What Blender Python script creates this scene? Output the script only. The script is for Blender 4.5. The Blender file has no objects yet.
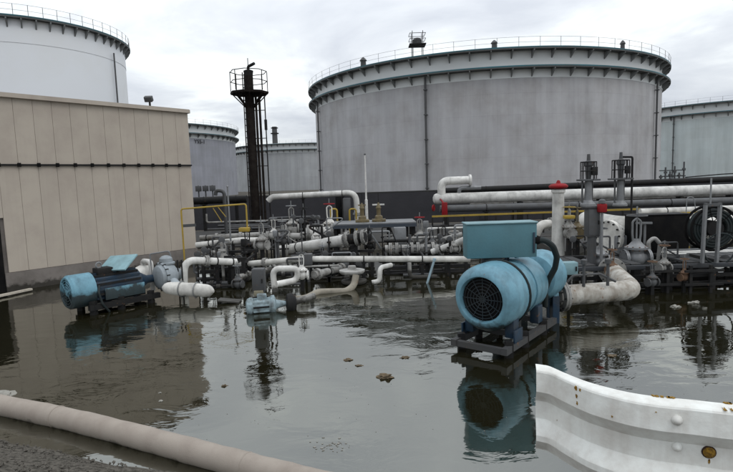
import bpy, bmesh, math, random
from mathutils import Vector, Matrix, noise
random.seed(7)
sc = bpy.context.scene
col = sc.collection
PI = math.pi
# ------------------------------------------------------------------ camera
CAM = Vector((0, 0, 2.7)); F = 520.0; ROLL = .032; TH = math.atan(55/520)
cd = bpy.data.cameras.new('camera'); cam = bpy.data.objects.new('camera', cd); col.objects.link(cam)
cd.sensor_width = 36; cd.lens = F/733*36; cd.clip_start = .05; cd.clip_end = 9000
Rv = Vector((1, 0, 0)); Fv = Vector((0, math.cos(TH), -math.sin(TH))); Uv = Vector((0, math.sin(TH), math.cos(TH)))
ri = math.cos(ROLL)*Rv - math.sin(ROLL)*Uv; up = math.sin(ROLL)*Rv + math.cos(ROLL)*Uv
m3 = Matrix((ri, up, -Fv)).transposed()
cam.matrix_world = Matrix.Translation(CAM) @ m3.to_4x4()
sc.camera = cam
# ------------------------------------------------------------------ sky (overcast) and sun
w = bpy.data.worlds.new('World'); sc.world = w; w.use_nodes = True
nt = w.node_tree; nt.nodes.clear()
def N(t, ty, **k):
    n = t.nodes.new(ty)
    for a, b in k.items():
        if a in ('inputs',):
            for i, v in b.items(): n.inputs[i].default_value = v
        else: setattr(n, a, b)
    return n
L = nt.links.new
SUN_EL, SUN_AZ = math.radians(52), math.radians(140)      # azimuth clockwise from +Y
out = N(nt, 'ShaderNodeOutputWorld'); bg = N(nt, 'ShaderNodeBackground'); L(bg.outputs[0], out.inputs[0])
sky = N(nt, 'ShaderNodeTexSky', sky_type='NISHITA', sun_disc=False, sun_elevation=SUN_EL, sun_rotation=SUN_AZ)
tc = N(nt, 'ShaderNodeTexCoord'); sep = N(nt, 'ShaderNodeSeparateXYZ'); L(tc.outputs['Generated'], sep.inputs[0])
mx = N(nt, 'ShaderNodeMath', operation='MAXIMUM', inputs={1: 0.0}); L(sep.outputs[2], mx.inputs[0])
ad = N(nt, 'ShaderNodeMath', operation='ADD', inputs={1: .13}); L(mx.outputs[0], ad.inputs[0])
dv = N(nt, 'ShaderNodeVectorMath', operation='SCALE'); iv = N(nt, 'ShaderNodeMath', operation='DIVIDE', inputs={0: 1.0})
L(ad.outputs[0], iv.inputs[1]); L(tc.outputs['Generated'], dv.inputs[0]); L(iv.outputs[0], dv.inputs['Scale'])
mp = N(nt, 'ShaderNodeMapping'); mp.inputs['Location'].default_value = (3.1, 1.7, 0); mp.inputs['Scale'].default_value = (.62, .62, .3); L(dv.outputs[0], mp.inputs[0])
n1 = N(nt, 'ShaderNodeTexNoise', inputs={'Scale': 1.5, 'Detail': 9, 'Roughness': .56, 'Distortion': .35}); L(mp.outputs[0], n1.inputs['Vector'])
rp = N(nt, 'ShaderNodeValToRGB'); L(n1.outputs[0], rp.inputs[0])
e = rp.color_ramp.elements
e[0].position = .34; e[0].color = (7.3, 7.75, 8.5, 1)
e[1].position = .62; e[1].color = (13.2, 13.5, 13.5, 1)
x = e.new(.47); x.color = (9.0, 9.45, 10.0, 1)
x = e.new(.54); x.color = (10.7, 11.2, 11.4, 1)
gr = N(nt, 'ShaderNodeMath', operation='MULTIPLY_ADD', inputs={1: 1.1, 2: .84}); L(mx.outputs[0], gr.inputs[0])
cl = N(nt, 'ShaderNodeVectorMath', operation='SCALE'); L(rp.outputs[0], cl.inputs[0]); L(gr.outputs[0], cl.inputs['Scale'])
mix = N(nt, 'ShaderNodeMix', data_type='RGBA', inputs={0: .93}); L(sky.outputs[0], mix.inputs[6]); L(cl.outputs[0], mix.inputs[7])
L(mix.outputs[2], bg.inputs[0]); bg.inputs[1].default_value = .1
sd = bpy.data.lights.new('sun', 'SUN'); sd.energy = .7; sd.angle = math.radians(25); sd.color = (1, .97, .92)
so = bpy.data.objects.new('sun', sd); col.objects.link(so)
sv = Vector((math.sin(SUN_AZ)*math.cos(SUN_EL), math.cos(SUN_AZ)*math.cos(SUN_EL), math.sin(SUN_EL)))
so.rotation_euler = (-sv).to_track_quat('-Z', 'Y').to_euler()
vs = sc.view_settings; vs.view_transform = 'Standard'; vs.look = 'None'; vs.gamma = 1; vs.exposure = -.1
sc.cycles.max_bounces = 6

# ------------------------------------------------------------------ photo-to-place helpers
def ray(px, py):
    u = px-366.5; v = 236-py
    return ri*u + up*v + Fv*F
def at(px, py, Y):
    d = ray(px, py); return CAM + d*(Y/d.y)
def on(px, py, z=0.0):
    d = ray(px, py); return CAM + d*((z-CAM.z)/d.z)
def pxm(Y): return Y/F           # metres per photo pixel at distance Y

# ------------------------------------------------------------------ materials
MAT = {}
def mat(name, c, rough=.6, metal=0, dirt=.35, dirtc=(.05, .045, .038), scale=3.0, rust=0, streak=0, bump=.15, bscale=25, spec=.3, vari=.12, tide_shade=None):
    if name in MAT: return MAT[name]
    m = bpy.data.materials.new(name); m.use_nodes = True; t = m.node_tree; lk = t.links.new
    b = t.nodes['Principled BSDF']; b.inputs['Roughness'].default_value = rough; b.inputs['Metallic'].default_value = metal
    b.inputs['Specular IOR Level'].default_value = spec
    g = N(t, 'ShaderNodeNewGeometry'); oi = N(t, 'ShaderNodeObjectInfo')
    na = N(t, 'ShaderNodeTexNoise', inputs={'Scale': scale, 'Detail': 7, 'Roughness': .62}); lk(g.outputs['Position'], na.inputs['Vector'])
    r1 = N(t, 'ShaderNodeMapRange', inputs={1: .42, 2: .72, 3: 0, 4: dirt}); lk(na.outputs[0], r1.inputs[0])
    hv = N(t, 'ShaderNodeHueSaturation', inputs={'Color': (*c, 1)})
    rv = N(t, 'ShaderNodeMapRange', inputs={1: 0, 2: 1, 3: 1-vari, 4: 1+vari}); lk(oi.outputs['Random'], rv.inputs[0]); lk(rv.outputs[0], hv.inputs['Value'])
    mm = N(t, 'ShaderNodeMix', data_type='RGBA'); lk(r1.outputs[0], mm.inputs[0]); lk(hv.outputs[0], mm.inputs[6]); mm.inputs[7].default_value = (*dirtc, 1)
    last = mm.outputs[2]
    if streak:
        mpp = N(t, 'ShaderNodeMapping'); mpp.inputs['Scale'].default_value = (scale*2.2, scale*2.2, scale*.12); lk(g.outputs['Position'], mpp.inputs[0])
        ns = N(t, 'ShaderNodeTexNoise', inputs={'Scale': 1, 'Detail': 5, 'Roughness': .6}); lk(mpp.outputs[0], ns.inputs['Vector'])
        r2 = N(t, 'ShaderNodeMapRange', inputs={1: .48, 2: .75, 3: 0, 4: streak}); lk(ns.outputs[0], r2.inputs[0])
        m2 = N(t, 'ShaderNodeMix', data_type='RGBA'); lk(r2.outputs[0], m2.inputs[0]); lk(last, m2.inputs[6]); m2.inputs[7].default_value = (*dirtc, 1); last = m2.outputs[2]
    if rust:
        nr = N(t, 'ShaderNodeTexNoise', inputs={'Scale': scale*2.7, 'Detail': 8, 'Roughness': .7}); lk(g.outputs['Position'], nr.inputs['Vector'])
        r3 = N(t, 'ShaderNodeMapRange', inputs={1: .66-.16*rust, 2: .74-.12*rust, 3: 0, 4: .9}); lk(nr.outputs[0], r3.inputs[0])
        m4 = N(t, 'ShaderNodeMix', data_type='RGBA'); lk(r3.outputs[0], m4.inputs[0]); lk(last, m4.inputs[6]); m4.inputs[7].default_value = (.16, .075, .03, 1); last = m4.outputs[2]
    if tide_shade is not None:      # ragged oily high-water mark left by the flood; on motor blue, painted underside shade
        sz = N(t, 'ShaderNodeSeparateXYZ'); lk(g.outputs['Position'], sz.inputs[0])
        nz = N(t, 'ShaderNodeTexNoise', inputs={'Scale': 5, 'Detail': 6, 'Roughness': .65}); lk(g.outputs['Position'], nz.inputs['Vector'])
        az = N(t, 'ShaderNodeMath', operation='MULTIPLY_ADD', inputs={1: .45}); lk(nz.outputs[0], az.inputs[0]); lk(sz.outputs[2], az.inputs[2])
        rz_ = N(t, 'ShaderNodeMapRange', inputs={1: tide_shade+.225-.05, 2: tide_shade+.225+.05, 3: .88, 4: 0}); lk(az.outputs[0], rz_.inputs[0])
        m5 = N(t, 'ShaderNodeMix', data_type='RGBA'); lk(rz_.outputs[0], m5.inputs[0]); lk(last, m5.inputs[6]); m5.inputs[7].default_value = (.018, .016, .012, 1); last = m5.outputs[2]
    lk(last, b.inputs['Base Color'])
    rr = N(t, 'ShaderNodeMapRange', inputs={1: .3, 2: .7, 3: max(.05, rough-.12), 4: min(1, rough+.15)}); lk(na.outputs[0], rr.inputs[0]); lk(rr.outputs[0], b.inputs['Roughness'])
    if bump:
        nb = N(t, 'ShaderNodeTexNoise', inputs={'Scale': bscale, 'Detail': 4}); lk(g.outputs['Position'], nb.inputs['Vector'])
        bp = N(t, 'ShaderNodeBump', inputs={'Strength': bump, 'Distance': .02}); lk(nb.outputs[0], bp.inputs['Height']); lk(bp.outputs[0], b.inputs['Normal'])
    MAT[name] = m; return m
WHITE = mat('pipe_white', (.60, .59, .56), .55, tide_shade=.12, dirt=.45, rust=.12, streak=.35, scale=2.5)
PALE = mat('pipe_pale_grey', (.29, .285, .27), .6, tide_shade=.22, dirt=.85, rust=.35, scale=3)
CREAM = mat('insulation_cream', (.60, .585, .545), .6, tide_shade=.10, dirt=.55, streak=.4, scale=2)
GREY = mat('steel_grey', (.068, .07, .073), .55, dirt=.5, rust=.25, scale=4)
GALV = mat('galvanised', (.20, .205, .21), .45, metal=.3, dirt=.35, scale=5)
DARK = mat('dark_steel', (.011, .011, .0115), .7, spec=.2, dirt=.3, rust=.2, scale=4)
BLACK = mat('black_paint', (.005, .005, .0055), .85, spec=.1, dirt=.2, scale=3)
RUBBER = mat('black_rubber', (.008, .014, .015), .6, dirt=.25)
TEAL = mat('teal_paint', (.07, .165, .195), .55, dirt=.16, scale=2.2, streak=.12, vari=.02)
BLUE = mat('motor_blue', (.135, .285, .36), .42, tide_shade=.50, dirt=.5, dirtc=(.04, .07, .085), scale=3.2, streak=.5, rust=.12, vari=.04)  # dark lower part is underside shade painted into the blue, with a noisy edge
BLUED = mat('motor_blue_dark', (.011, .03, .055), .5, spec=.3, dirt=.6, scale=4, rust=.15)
SKYB = mat('faded_blue', (.20, .33, .36), .5, dirt=.35, scale=3, streak=.25)
RED = mat('red_paint', (.24, .008, .012), .6, spec=.15, dirt=.35)
YEL = mat('yellow_paint', (.33, .225, .035), .5, dirt=.35, rust=.2)
BRASS = mat('brass_yellow', (.13, .10, .05), .5, dirt=.5, scale=8)
RUSTM = mat('rusty_steel', (.13, .075, .045), .8, dirt=.5, scale=5)
BEIGE = mat('beige_panel', (.385, .338, .285), .62, dirt=.6, dirtc=(.30, .255, .22), scale=1.4, streak=.4, bump=.06, bscale=60, vari=.02)
PLINTH = mat('concrete_plinth', (.16, .142, .13), .8, tide_shade=.16, dirt=.5, scale=2)
CONC = mat('concrete', (.022, .0215, .02), .8, dirt=.75, scale=1.3, bump=.4)
TWHITE = mat('tank_white', (.70, .72, .75), .5, dirt=.25, dirtc=(.55, .52, .42), scale=.10, streak=.0, bump=0, vari=.02)
TBAND = mat('tank_band', (.58, .60, .60), .5, dirt=.25, dirtc=(.3, .3, .29), scale=.12, bump=0, vari=.02)
TEDGE = mat('teal_edge', (.025, .12, .15), .5, dirt=.6, scale=.3, bump=0)
TGIRD = mat('girder_grey', (.09, .095, .095), .6, dirt=.5, scale=.4, bump=0)
RAILW = mat('guardrail_white', (.64, .65, .62), .5, dirt=.55, dirtc=(.40, .36, .32), scale=9, streak=.35, bump=.12)
HOSE = mat('hose_canvas', (.315, .275, .235), .9, tide_shade=-.02, dirt=.4, dirtc=(.18, .145, .125), scale=4, bump=.25, bscale=160)
TARP = mat('tarpaulin_grey', (.26, .29, .31), .55, tide_shade=.2, dirt=.4, scale=4)
DEBR = mat('debris_brown', (.12, .09, .055), .9, dirt=.6, scale=20)
FOAM = mat('foam_white', (.27, .26, .23), .8, dirt=.3, scale=20)
BUND = mat('bund_asphalt', (.018, .0175, .0195), .95, spec=.1, dirt=.55, dirtc=(.013, .013, .014), scale=.7, streak=.2, bump=.6, bscale=9)

def tank_mat(name, c, seam, R, streakc):
    m = mat(name, c, .6, dirt=.85, dirtc=streakc, scale=.3, streak=.0, bump=0, vari=0)
    t = m.node_tree; lk = t.links.new; b = t.nodes['Principled BSDF']; src = b.inputs['Base Color'].links[0].from_socket
    oc = N(t, 'ShaderNodeTexCoord'); s = N(t, 'ShaderNodeSeparateXYZ'); lk(oc.outputs['Object'], s.inputs[0])
    a = N(t, 'ShaderNodeMath', operation='ARCTAN2'); lk(s.outputs[0], a.inputs[0]); lk(s.outputs[1], a.inputs[1])
    k = N(t, 'ShaderNodeMath', operation='MULTIPLY', inputs={1: R}); lk(a.outputs[0], k.inputs[0])
    cb = N(t, 'ShaderNodeCombineXYZ'); lk(k.outputs[0], cb.inputs[0]); lk(s.outputs[2], cb.inputs[1])
    br = N(t, 'ShaderNodeTexBrick', inputs={'Color1': (1, 1, 1, 1), 'Color2': (.93, .93, .93, 1), 'Mortar': (seam, seam, seam, 1), 'Scale': 1, 'Mortar Size': .035, 'Mortar Smooth': .6, 'Bias': 0, 'Brick Width': 9.0, 'Row Height': 2.35})
    lk(cb.outputs[0], br.inputs['Vector'])
    sm = N(t, 'ShaderNodeMapping'); sm.inputs['Scale'].default_value = (.75, .045, 1); lk(cb.outputs[0], sm.inputs[0])
    ns = N(t, 'ShaderNodeTexNoise', inputs={'Scale': 1, 'Detail': 6, 'Roughness': .65}); lk(sm.outputs[0], ns.inputs['Vector'])
    rg = N(t, 'ShaderNodeMapRange', inputs={1: .35, 2: .7, 3: 1.07, 4: .84}); lk(ns.outputs[0], rg.inputs[0])
    mu = N(t, 'ShaderNodeMix', data_type='RGBA', blend_type='MULTIPLY', inputs={0: 1}); lk(src, mu.inputs[6]); lk(br.outputs[0], mu.inputs[7])
    mv = N(t, 'ShaderNodeVectorMath', operation='SCALE'); lk(mu.outputs[2], mv.inputs[0]); lk(rg.outputs[0], mv.inputs['Scale'])
    lk(mv.outputs[0], b.inputs['Base Color']); return m

def water_mat():
    m = bpy.data.materials.new('flood_water'); m.use_nodes = True; t = m.node_tree; lk = t.links.new
    b = t.nodes['Principled BSDF']; g = N(t, 'ShaderNodeNewGeometry')
    b.inputs['Base Color'].default_value = (.010, .009, .004, 1); b.inputs['IOR'].default_value = 2.9; b.inputs['Specular Tint'].default_value = (.98, 1, .93, 1)
    mpp = N(t, 'ShaderNodeMapping'); mpp.inputs['Scale'].default_value = (.9, 1.5, 1); lk(g.outputs['Position'], mpp.inputs[0])
    a = N(t, 'ShaderNodeTexNoise', inputs={'Scale': 1.6, 'Detail': 4, 'Roughness': .5, 'Distortion': .6}); lk(mpp.outputs[0], a.inputs['Vector'])
    c = N(t, 'ShaderNodeTexNoise', inputs={'Scale': .35, 'Detail': 3}); lk(g.outputs['Position'], c.inputs['Vector'])
    r = N(t, 'ShaderNodeMapRange', inputs={1: .4, 2: .62, 3: .25, 4: 1}); lk(c.outputs[0], r.inputs[0])
    h = N(t, 'ShaderNodeMath', operation='MULTIPLY'); lk(a.outputs[0], h.inputs[0]); lk(r.outputs[0], h.inputs[1])
    bp = N(t, 'ShaderNodeBump', inputs={'Strength': .26, 'Distance': .05}); lk(h.outputs[0], bp.inputs['Height']); lk(bp.outputs[0], b.inputs['Normal'])
    d = N(t, 'ShaderNodeTexNoise', inputs={'Scale': .9, 'Detail': 6, 'Roughness': .65, 'Distortion': 1.2}); lk(g.outputs['Position'], d.inputs['Vector'])
    r2 = N(t, 'ShaderNodeMapRange', inputs={1: .45, 2: .75, 3: .02, 4: .12}); lk(d.outputs[0], r2.inputs[0]); lk(r2.outputs[0], b.inputs['Roughness'])
    return m

# ------------------------------------------------------------------ mesh building
class MB:
    def __init__(s): s.v = []; s.f = []
    def add(s, vs_, fs_):
        o = len(s.v); s.v += [Vector(a) for a in vs_]; s.f += [tuple(i+o for i in q) for q in fs_]; return s
    def box(s, c, size, rot=None, bev=0.0):
        sx, sy, sz = [a/2 for a in size]; c = Vector(c)
        if bev <= 0:
            P = [Vector((x*sx, y*sy, z*sz)) for z in (-1, 1) for y in (-1, 1) for x in (-1, 1)]
            Q = [(0, 2, 3, 1), (4, 5, 7, 6), (0, 1, 5, 4), (2, 6, 7, 3), (0, 4, 6, 2), (1, 3, 7, 5)]
        else:
            bm = bmesh.new(); bmesh.ops.create_cube(bm, size=1)
            for q in bm.verts: q.co = Vector((q.co.x*2*sx, q.co.y*2*sy, q.co.z*2*sz))
            bmesh.ops.bevel(bm, geom=bm.edges[:], offset=bev, segments=2, affect='EDGES', profile=.5)
            bm.verts.index_update(); P = [q.co.copy() for q in bm.verts]; Q = [tuple(q.index for q in f.verts) for f in bm.faces]; bm.free()
        if rot is not None:
            R_ = rot if isinstance(rot, Matrix) else Matrix.Rotation(rot, 3, 'Z'); P = [R_ @ p for p in P]
        return s.add([p+c for p in P], Q)
    def bar(s, a, b, wd, ht=None):
        a = Vector(a); b = Vector(b); d = b-a; ht = ht or wd
        z = d.normalized(); xx = Vector((0, 0, 1)).cross(z)
        if xx.length < 1e-4: xx = Vector((1, 0, 0))
        xx.normalize(); yy = z.cross(xx)
        return s.box((a+b)/2, (wd, ht, d.length), Matrix((xx, yy, z)).transposed())
    def frame(s, z):
        z = z.normalized(); xx = z.orthogonal().normalized(); return xx, z.cross(xx)
    def lathe(s, p, d, prof, n=20, caps=True):
        """prof: (distance along d, radius)"""
        p = Vector(p); d = Vector(d).normalized(); xx, yy = s.frame(d); V = []; Q = []
        for h, r in prof:
            for i in range(n):
                a = 2*PI*i/n; V.append(p+d*h+(xx*math.cos(a)+yy*math.sin(a))*max(r, 1e-4))
        for k in range(len(prof)-1):
            for i in range(n):
                j = (i+1) % n; Q.append((k*n+i, k*n+j, (k+1)*n+j, (k+1)*n+i))
        if caps:
            Q.append(tuple(range(n-1, -1, -1))); Q.append(tuple((len(prof)-1)*n+i for i in range(n)))
        return s.add(V, Q)
    def cyl(s, a, b, r, r2=None, n=14):
        a = Vector(a); b = Vector(b); return s.lathe(a, b-a, [(0, r), ((b-a).length, r if r2 is None else r2)], n)
    def tube(s, pts, r, n=12, bend=None, rf=None):
        P = fillet([Vector(p) for p in pts], bend if bend is not None else 3*r)
        V = []; Q = []; t0 = (P[1]-P[0]).normalized(); xx, yy = s.frame(t0)
        for i, p in enumerate(P):
            t = ((P[i+1]-p).normalized() if i == 0 else (p-P[i-1]).normalized() if i == len(P)-1 else ((P[i+1]-p).normalized()+(p-P[i-1]).normalized()).normalized())
            q = t0.rotation_difference(t); xx = q @ xx; yy = q @ yy; t0 = t
            rr = r if rf is None else r*rf(i/(len(P)-1))
            for k in range(n):
                a = 2*PI*k/n; V.append(p+(xx*math.cos(a)+yy*math.sin(a))*rr)
        for i in range(len(P)-1):
            for k in range(n):
                j = (k+1) % n; Q.append((i*n+k, i*n+j, (i+1)*n+j, (i+1)*n+k))
        Q.append(tuple(range(n-1, -1, -1))); Q.append(tuple((len(P)-1)*n+k for k in range(n)))
        return s.add(V, Q)
    def torus(s, c, d, R, r, n=24, m=8):
        c = Vector(c); d = Vector(d).normalized(); xx, yy = s.frame(d); V = []; Q = []
        for i in range(n):
            a = 2*PI*i/n; o = xx*math.cos(a)+yy*math.sin(a)
            for k in range(m):
                b = 2*PI*k/m; V.append(c+o*(R+r*math.cos(b))+d*(r*math.sin(b)))
        for i in range(n):
            for k in range(m):
                Q.append((i*m+k, ((i+1) % n)*m+k, ((i+1) % n)*m+(k+1) % m, i*m+(k+1) % m))
        return s.add(V, Q)
    def prism(s, poly, ext):
        n = len(poly); ext = Vector(ext); P = [Vector(p) for p in poly]
        return s.add(P+[p+ext for p in P], [tuple(range(n-1, -1, -1)), tuple(range(n, 2*n))]+[(i, (i+1) % n, n+(i+1) % n, n+i) for i in range(n)])
    def mesh(s, name, m, off=Vector((0, 0, 0)), ang=35):
        me = bpy.data.meshes.new(name); me.from_pydata([v-off for v in s.v], [], s.f); me.update()
        bm = bmesh.new(); bm.from_mesh(me); bmesh.ops.recalc_face_normals(bm, faces=bm.faces[:]); bm.to_mesh(me); bm.free()
        me.polygons.foreach_set('use_smooth', [True]*len(me.polygons)); me.set_sharp_from_angle(angle=math.radians(ang))
        me.materials.append(m); return me
def fillet(P, R):
    if len(P) < 3 or R <= 0: return P
    o = [P[0]]
    for i in range(1, len(P)-1):
        a = (P[i-1]-P[i]); b = (P[i+1]-P[i]); la = a.length; lb = b.length; a.normalize(); b.normalize()
        th = a.angle(b)
        if th > PI-.03: o.append(P[i]); continue
        t = min(R/math.tan(th/2), la*.48, lb*.48)
        p0 = P[i]+a*t; p2 = P[i]+b*t
        for k in range(7):
            q = k/6; o.append(p0*(1-q)**2+P[i]*2*q*(1-q)+p2*q*q)
    o.append(P[-1]); return o
class Thing:
    def __init__(s, name, label, cat, loc, group=None):
        s.loc = Vector(loc); s.o = bpy.data.objects.new(name, None); col.objects.link(s.o); s.o.location = s.loc
        s.o.empty_display_size = .1; s.o['label'] = label; s.o['category'] = cat
        if group: s.o['group'] = group
    def part(s, name, mb, m, parent=None, label=None, ang=35, kind=None):
        o = bpy.data.objects.new(name, mb.mesh(name, m, s.loc, ang)); col.objects.link(o); o.parent = parent or s.o
        if label: o['label'] = label
        if kind or name in ('bolt_ring', 'handrail', 'cage_bars'): o['kind'] = kind or 'stuff'
        return o
def single(name, mb, m, label, cat, group=None, ang=35):
    c = sum(mb.v, Vector())/len(mb.v); c.z = min(v.z for v in mb.v)
    o = bpy.data.objects.new(name, mb.mesh(name, m, c, ang)); o.location = c; col.objects.link(o)
    o['label'] = label; o['category'] = cat
    if group: o['group'] = group
    return o
def struct(name, mb, m, ang=35):
    o = bpy.data.objects.new(name, mb.mesh(name, m, ang=ang)); col.objects.link(o); o['kind'] = 'structure'; return o
Z = Vector((0, 0, 1))
A40 = Vector((math.sin(math.radians(40)), math.cos(math.radians(40)), 0)); B40 = Vector((A40.y, -A40.x, 0))

# ------------------------------------------------------------------ the setting
def edgeY(x): return 5.3 - .36*(x+4) if x > -30 else 14.8
def gz(x, y):
    e_ = edgeY(x)
    if y < e_:
        return 1.25 - min(1, max(0, (y-(e_-2.9))/2.9))*1.17
    if y < e_+.25: return .08-(y-e_)/.25*.7
    if y < 19.5: return -.62
    if y < 20.5: return -.62+(y-19.5)*.84
    return .22
gm = MB(); XS = [-3000, -400, -90]+[-40+i*2 for i in range(41)]+[90, 400, 3000]
XS = sorted(set(XS+[-6+i*.25 for i in range(49)])); us = []
rows = [(-3000, 0), (-30, 0)] 
V = []; cols_ = len(XS); RY = ['a', 'b']+[('e', -2.9+.1*k) for k in range(30)]+[('e', .0), ('e', .1), ('e', .25), ('y', 16.5), ('y', 19.5), ('y', 20.5), ('y', 34), ('y', 120), ('y', 3000)]
for r_ in RY:
    for x in XS:
        y = -3000 if r_ == 'a' else -9 if r_ == 'b' else (edgeY(max(-11, min(9, x)))+r_[1] if r_[0] == 'e' else r_[1])
        ex = edgeY(max(-11, min(9, x)))
        dd = y-ex
        if dd < 0: z = 1.25-min(1, max(0, (dd+2.9)/2.9))*1.17
        elif dd < .26: z = .08-dd/.25*.7
        elif y < 19.6: z = -.62
        else: z = .22
        if r_ == 'a': z = 1.25
        if r_[0] == 'e' and r_[1] < .05: z += .05*(noise.noise(Vector((x*3, y*3, 0)))+.6*noise.noise(Vector((x*9, y*9, 2))))*(1 if dd > -2.8 else .2)
        V.append(Vector((x, y, z)))
gm.add(V, [(j*cols_+i, j*cols_+i+1, (j+1)*cols_+i+1, (j+1)*cols_+i) for j in range(len(RY)-1) for i in range(cols_-1)])
GROUND = mat('ground_gravel', (.11, .10, .085), .95, spec=.1, dirt=1.0, dirtc=(.008, .008, .006), scale=22, bump=1, bscale=45)
struct('ground', gm, GROUND, 60)
wm = MB(); wm.add([(-300, 1.5, 0), (300, 1.5, 0), (300, 20.4, 0), (-300, 20.4, 0)], [(0, 1, 2, 3)])
struct('flood_water', wm, water_mat())
# concrete apron behind the flooded yard
cp = MB(); cp.box((6, 24.4, .17), (46, 7.5, .22), bev=.03); struct('concrete_apron', cp, CONC)
# bund
bm_ = MB(); bm_.prism([(-40, 29.2, .1), (-40, 31.2, 1.92), (-40, 32.6, 1.92), (-40, 35, .1)], (150, 0, 0))
t = Thing('bund_wall', 'long dark asphalt covered bund embankment in front of the storage tanks', 'embankment', (35, 31, .1)); t.part('slope', bm_, BUND)
k = MB(); k.box((35, 31.9, 1.97), (149.5, .5, .1), bev=.02); t.part('coping', k, mat('coping', (.03, .03, .03), .85, scale=1))

# ------------------------------------------------------------------ storage tanks
def tank(name, label, cx, cy, R, zt, body, nb=72, gird=True, z0=.2, lower=2.0, band=3.1, over=1.0, a0=0):
    t = Thing(name, label, 'storage tank', (cx, cy, z0), 'storage tanks of the tank farm'); c = Vector((cx, cy, 0))
    zb = zt-band
    m = MB(); m.lathe(c, Z, [(z0, R), (zb, R)], 128, caps=False); t.part('shell', m, body)
    m = MB(); m.lathe(c, Z, [(zb+.002, R+.03), (zt+.25, R+.03), (zt+.25, R-.1), (zt-1.1, R-.1)], 128, caps=False); t.part('upper_band', m, TBAND if body is not TWHITE else TWHITE)
    m = MB(); m.lathe(c, Z, [(zt-1.1, R-.12), (zt-.6, R*.5), (zt-.5, .1)], 64, caps=False); t.part('floating_roof', m, TGIRD)
    for zz in ((zt, zt-lower) if lower else (zt,)):
        m = MB(); m.lathe(c, Z, [(zz-.16, R+.02), (zz-.16, R+over), (zz+.02, R+over), (zz+.02, R+.02)], 128, caps=False); g = t.part('wind_girder', m, TGIRD)
        m = MB(); m.lathe(c, Z, [(zz+.021, R+over*.8), (zz-.03, R+over+.012), (zz+.09, R+over+.015), (zz+.09, R+over-.03), (zz+.024, R+over-.03)], 128, caps=False); t.part('edge_angle', m, TEDGE, g)
        bmh = MB(); bmh.prism([(R+.035, -.06, zz-.165-z0), (R+over*.93, -.06, zz-.165-z0), (R+over*.93, -.06, zz-.3-z0), (R+.035, -.06, zz-1.0-z0)], (0, .12, 0))
        me = bmh.mesh('bracket', mat('bracket_grey', (.2, .21, .21), .6, dirt=.4, scale=.5, bump=0))
        for i in range(nb):
            o = bpy.data.objects.new('bracket', me); col.objects.link(o); o.parent = g; o.rotation_euler.z = 2*PI*i/nb+a0
    # handrail on the top girder
    m = MB(); rr = R+over-.08
    for i in range(nb):
        a = 2*PI*(i+.5)/nb; p = c+Vector((math.cos(a)*rr, math.sin(a)*rr, zt+.02)); m.bar(p, p+Z*1.1, .035)
    for h in (.55, 1.1): m.torus(c+Z*(zt+h), Z, rr, .013, 128, 4)
    t.part('handrail', m, GREY)
    return t, c
CT = Vector((18.5, 85.6, 0)); CR = 26.0
GBODY = tank_mat('tank_grey_shell', (.395, .392, .402), .87, CR, (.30, .288, .282))
t, c = tank('storage_tank', 'huge grey storage tank with white band and two teal edged girders', CT.x, CT.y, CR, 16.7, GBODY, a0=.02)
def rim(px, R, C, extra=0):      # near point of a circle seen in photo column px
    d = ray(px, 180); d.z = 0; d.normalize(); o = -Vector((C.x, C.y, 0)); b = d.dot(o); q = b*b-(o.length_squared-R*R)
    return d*(-b-math.sqrt(max(q, 0)))
def downpipe(t, px, C, R, z1, r=.12, zb=.2):
    p = rim(px, R+.3, C); m = MB(); m.cyl((p.x, p.y, zb), (p.x, p.y, z1), r, n=8)
    for i in range(5): m.box((p.x, p.y, zb+(z1-zb)*(i+.5)/5), (.34, .5, .1), math.atan2(p.x-C.x, C.y-p.y))
    t.part('downpipe', m, GREY)
for px, r_ in ((427, .13), (655, .12), (320.5, .1)): downpipe(t, px, CT, CR, 14.4, r_)
for px, hh, ww in ((367, 1.2, .6), (495, 1.0, .5), (620, 1.15, .42)):
    p = rim(px, CR+.45, CT); m = MB(); m.lathe((p.x, p.y, 16.72), Z, [(0, ww*.6), (hh*.6, ww*.55), (hh*.65, ww*.8), (hh*.85, ww*.5), (hh, ww*.15)], 14); t.part('roof_vent', m, GREY)
p = rim(420, CR+.3, CT)
m = MB()
for dx, dy in ((-.6, -.6), (.6, -.6), (-.6, .6), (.6, .6)): m.bar(p+Vector((dx, dy, 16.72)), p+Vector((dx, dy, 19.6)), .07)
m.box(p+Z*18.1, (1.9, 1.7, .12))
for h in (18.7, 19.3):
    for a_, b_ in (((-.9, -.8), (.9, -.8)), ((.9, -.8), (.9, .8)), ((.9, .8), (-.9, .8)), ((-.9, .8), (-.9, -.8))): m.bar(p+Vector((*a_, h)), p+Vector((*b_, h)), .05)
gp = t.part('gauge_platform', m, DARK); m = MB(); m.lathe(p+Z*18.2, Z, [(0, .5), (.5, .55), (.7, .3)], 12); t.part('gauge_head', m, GREY, gp)
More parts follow.
